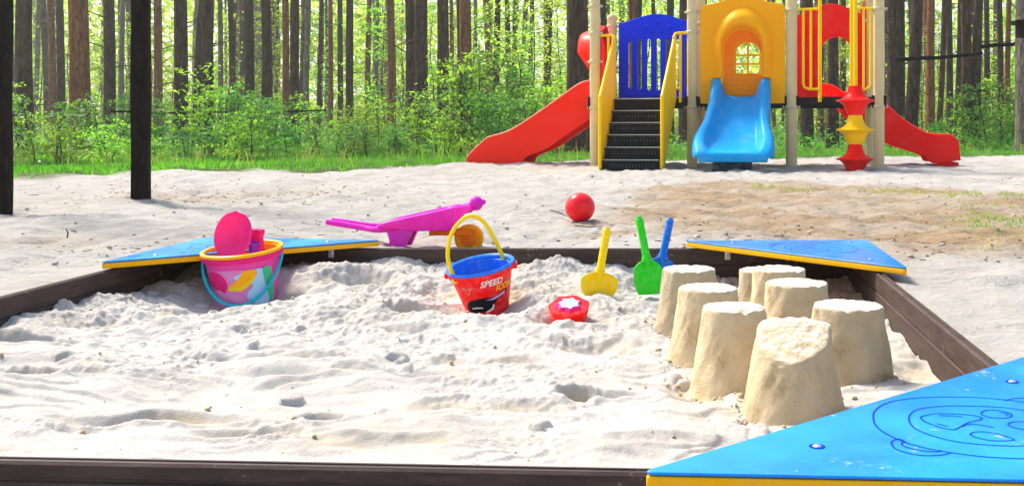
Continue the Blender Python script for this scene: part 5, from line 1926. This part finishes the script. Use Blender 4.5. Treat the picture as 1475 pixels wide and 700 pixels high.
for i, (px, w, D, mat, lean, lab) in enumerate(near):
    pine(px, w, D, M[mat], lab, lean, 13, seed=i)
# deeper trees, told apart by nothing
for i in range(175):
    D = rng.uniform(30, 78)
    px = rng.uniform(-60, 1540)
    if 760 < px < 815 and rng.random() < .6: continue
    if 1290 < px < 1440 and rng.random() < .35: continue
    w = max(2.6, rng.uniform(.16, .27) / D * F)
    pine(px, w, D, M[(B, Rd, Pl, Rd, B)[i % 5]], 'slim distant pine trunk deep in the forest', rng.normal(0, .02), 15 if D < 45 else 17, 'slim distant pines deep in the forest', crown=D > 45, seed=100 + i)

# young broadleaf trees under the pines
def make_young(seed, h=5.0):
    rs = random.Random(seed)
    P = []; st_ = MB()
    pts = [Vector((.1 * math.sin(k * 1.3 + seed), .1 * math.cos(k + seed), h * k / 7)) for k in range(8)]
    st_.tube(pts, [.035, .03, .027, .022, .018, .014, .01, .004], 6)
    for k in range(34):
        t = rs.uniform(.10, 1)
        b = Vector((.1, 0, h * t))
        an = rs.random() * 2 * PI
        L_ = (.30 * h) * (1 - t * .6) * rs.uniform(.4, 1)
        tip = b + Vector((math.cos(an) * L_, math.sin(an) * L_, L_ * rs.uniform(0, .5)))
        st_.tube([b, tip], [.012, .004], 3)
        for q_ in range(48):
            u_ = rs.uniform(.2, 1.1)
            p = b.lerp(tip, u_)
            P.append((p.x + rs.gauss(0, .055 * h * u_), p.y + rs.gauss(0, .055 * h * u_), p.z + rs.gauss(0, .022 * h)))
    root = empty('young_tree')
    st_.build('trunk', M['bark'], root)
    put('crown', leaf_mesh('crown', P, .10, .8, seed), M['leaf_far'] if seed % 2 else M['leaf_light'], root)
    return root
YT = [make_young(s_) for s_ in range(50, 55)]
young = [(20, 32, 3.4), (60, 40, 4.5), (100, 45, 5), (140, 40, 4), (180, 36, 4.2), (215, 46, 5), (250, 42, 4), (290, 38, 3.8), (330, 44, 5), (370, 40, 4.6), (394, 30, 4.8), (420, 42, 5.2), (460, 44, 5), (500, 46, 5), (540, 40, 4.4),
         (553, 30, 4.4), (580, 45, 5), (622, 36, 4.6), (650, 40, 5), (690, 30, 3.8), (705, 42, 5.6), (745, 26, 3.8), (768, 32, 5.2), (790, 24, 3.6), (805, 34, 5), (850, 28, 4.4), (890, 26, 3.8), (930, 30, 4.6), (960, 34, 5), (1000, 36, 5), (1180, 32, 4), (1212, 24, 3.0), (1240, 30, 4),
         (1300, 30, 3.2), (1330, 28, 3.0), (1352, 34, 4), (1385, 36, 4), (1400, 26, 2.6), (1430, 30, 3.2), (1460, 28, 3.6)]
for i, (px, D, h) in enumerate(young):
    src = YT[i % 5]
    o = src if i < 5 else copy_tree(src)
    o.location = ((px - PX) / F * D, D, GZ)
    o.rotation_euler = (0, 0, random.uniform(0, 6.28))
    o.scale = (h / 5 * 1.1, h / 5 * 1.1, h / 5)
    tag(o, 'light green young broadleaf tree glowing among the pine trunks', 'tree', 'young broadleaf trees under the pines')
# the wood beyond, read as one mass
rs = np.random.default_rng(5)
P = []
nclump = 3400
for k in range(nclump):
    D = rs.uniform(60, 105)
    x = (rs.uniform(-250, 1750) - PX) / F * D
    z = 12.5 * rs.random() ** 1.1 + .3
    if fbm(np.array([x * .09]), np.array([z * .14 + D * .05]), 3, 123)[0] < -.16: continue
    m_ = 34
    P.append(np.stack([x + rs.normal(0, 1.0, m_), D + rs.normal(0, 1.0, m_), z + rs.normal(0, .55, m_)], -1))
P = np.concatenate(P)
o = put('far_woodland', leaf_mesh('far_woodland', P, .50, .3, 9), M['leaf_far'])
tag(o, 'sunlit yellow-green foliage of the far wood seen between the trunks', 'woodland', kind='stuff')
# low undergrowth carpet
P = []
for k in range(900):
    D = rs.uniform(16, 50)
    x = (rs.uniform(-150, 1600) - PX) / F * D
    hh = rs.uniform(.1, .9) * (1 if D > 24 else .5)
    P.append(np.stack([x + rs.normal(0, .35, 60), D + rs.normal(0, .35, 60), GZ + np.abs(rs.normal(0, .5, 60)) * hh], -1))
o = put('undergrowth', leaf_mesh('undergrowth', np.concatenate(P), .08, .8, 10), M['leaf'])
tag(o, 'low green undergrowth covering the forest floor between the trunks', 'undergrowth', kind='stuff')

# ------------------------------------------------------------------ pole rails in the forest
def rail(name, spans, posts, lab):
    root = empty(name, (0, 0, 0))
    c0 = at(*spans[0][0], spans[0][2]); root.location = (c0.x, c0.y, GZ)
    off = root.location
    for (p, q_, D0_, D1_, r) in [(s_[0], s_[1], s_[2], s_[3], s_[4]) for s_ in spans]:
        a, b = at(*p, D0_), at(*q_, D1_)
        m_ = (a + b) / 2 + Vector((0, 0, -.02))
        MB().tube([a - off, a.lerp(m_, .5) - off + Vector((0, 0, .012)), m_ - off, b - off], [r, r * .95, r * .9, r * .8], 8).build('rail', M['timber'], root)
    for (px, py, D, r) in posts:
        a = at(px, py, D)
        MB().tube([(a.x - off.x, a.y - off.y, -.2), (a.x - off.x, a.y - off.y, a.z - off.z)], [r * 1.1, r], 8).build('rail_post', M['timber'], root)
    tag(root, lab, 'fence', 'pole rails between the trees')
rail('pole_fence', [((160, 161), (305, 161.5), 14.6, 14.6, .016), ((305, 162), (470, 159), 14.6, 15.2, .013)], [(306, 158, 14.7, .02)], 'low dark pole fence among the shrubs behind the second shelter post')
rail('pole_fence', [((1290, 87), (1415, 77), 17.6, 17.6, .035), ((1413, 68), (1500, 58), 17.7, 17.7, .035)], [], 'dark pole rail at head height crossing the trunks above the right red slide')
# flat-roofed box on the edge trunk
g = at(1466, 36, 16.0)
bb = empty('bird_box', g)
MB().box(-.085, .16, -.17, .10, 0, .03, bev=.006).box(-.075, .15, -.16, .09, .03, .06, bev=.01).build('roof', M['timber'], bb)
MB().box(.0, .12, -.10, .09, -.20, -.001, bev=.004).build('box_body', M['timber'], bb)
tag(bb, 'small dark box with overhanging roof on the trunk at the right edge', 'bird box')

# ------------------------------------------------------------------ humid bright air between the trunks
hz_m = bpy.data.materials.new('haze')
hz_m.use_nodes = True
hn = hz_m.node_tree
hn.nodes.clear()
ho = hn.nodes.new('ShaderNodeOutputMaterial')
hv = hn.nodes.new('ShaderNodeVolumePrincipled')
hv.inputs['Density'].default_value = .0016
hv.inputs['Color'].default_value = (.93, .97, .90, 1)
hv.inputs['Anisotropy'].default_value = .5
hn.links.new(hv.outputs[0], ho.inputs['Volume'])
hz = MB().box(-260, 260, -160, 460, -2.5, 19).build('haze', hz_m)
tag(hz, 'pale bright summer air hanging among the far trunks', 'haze', kind='stuff')
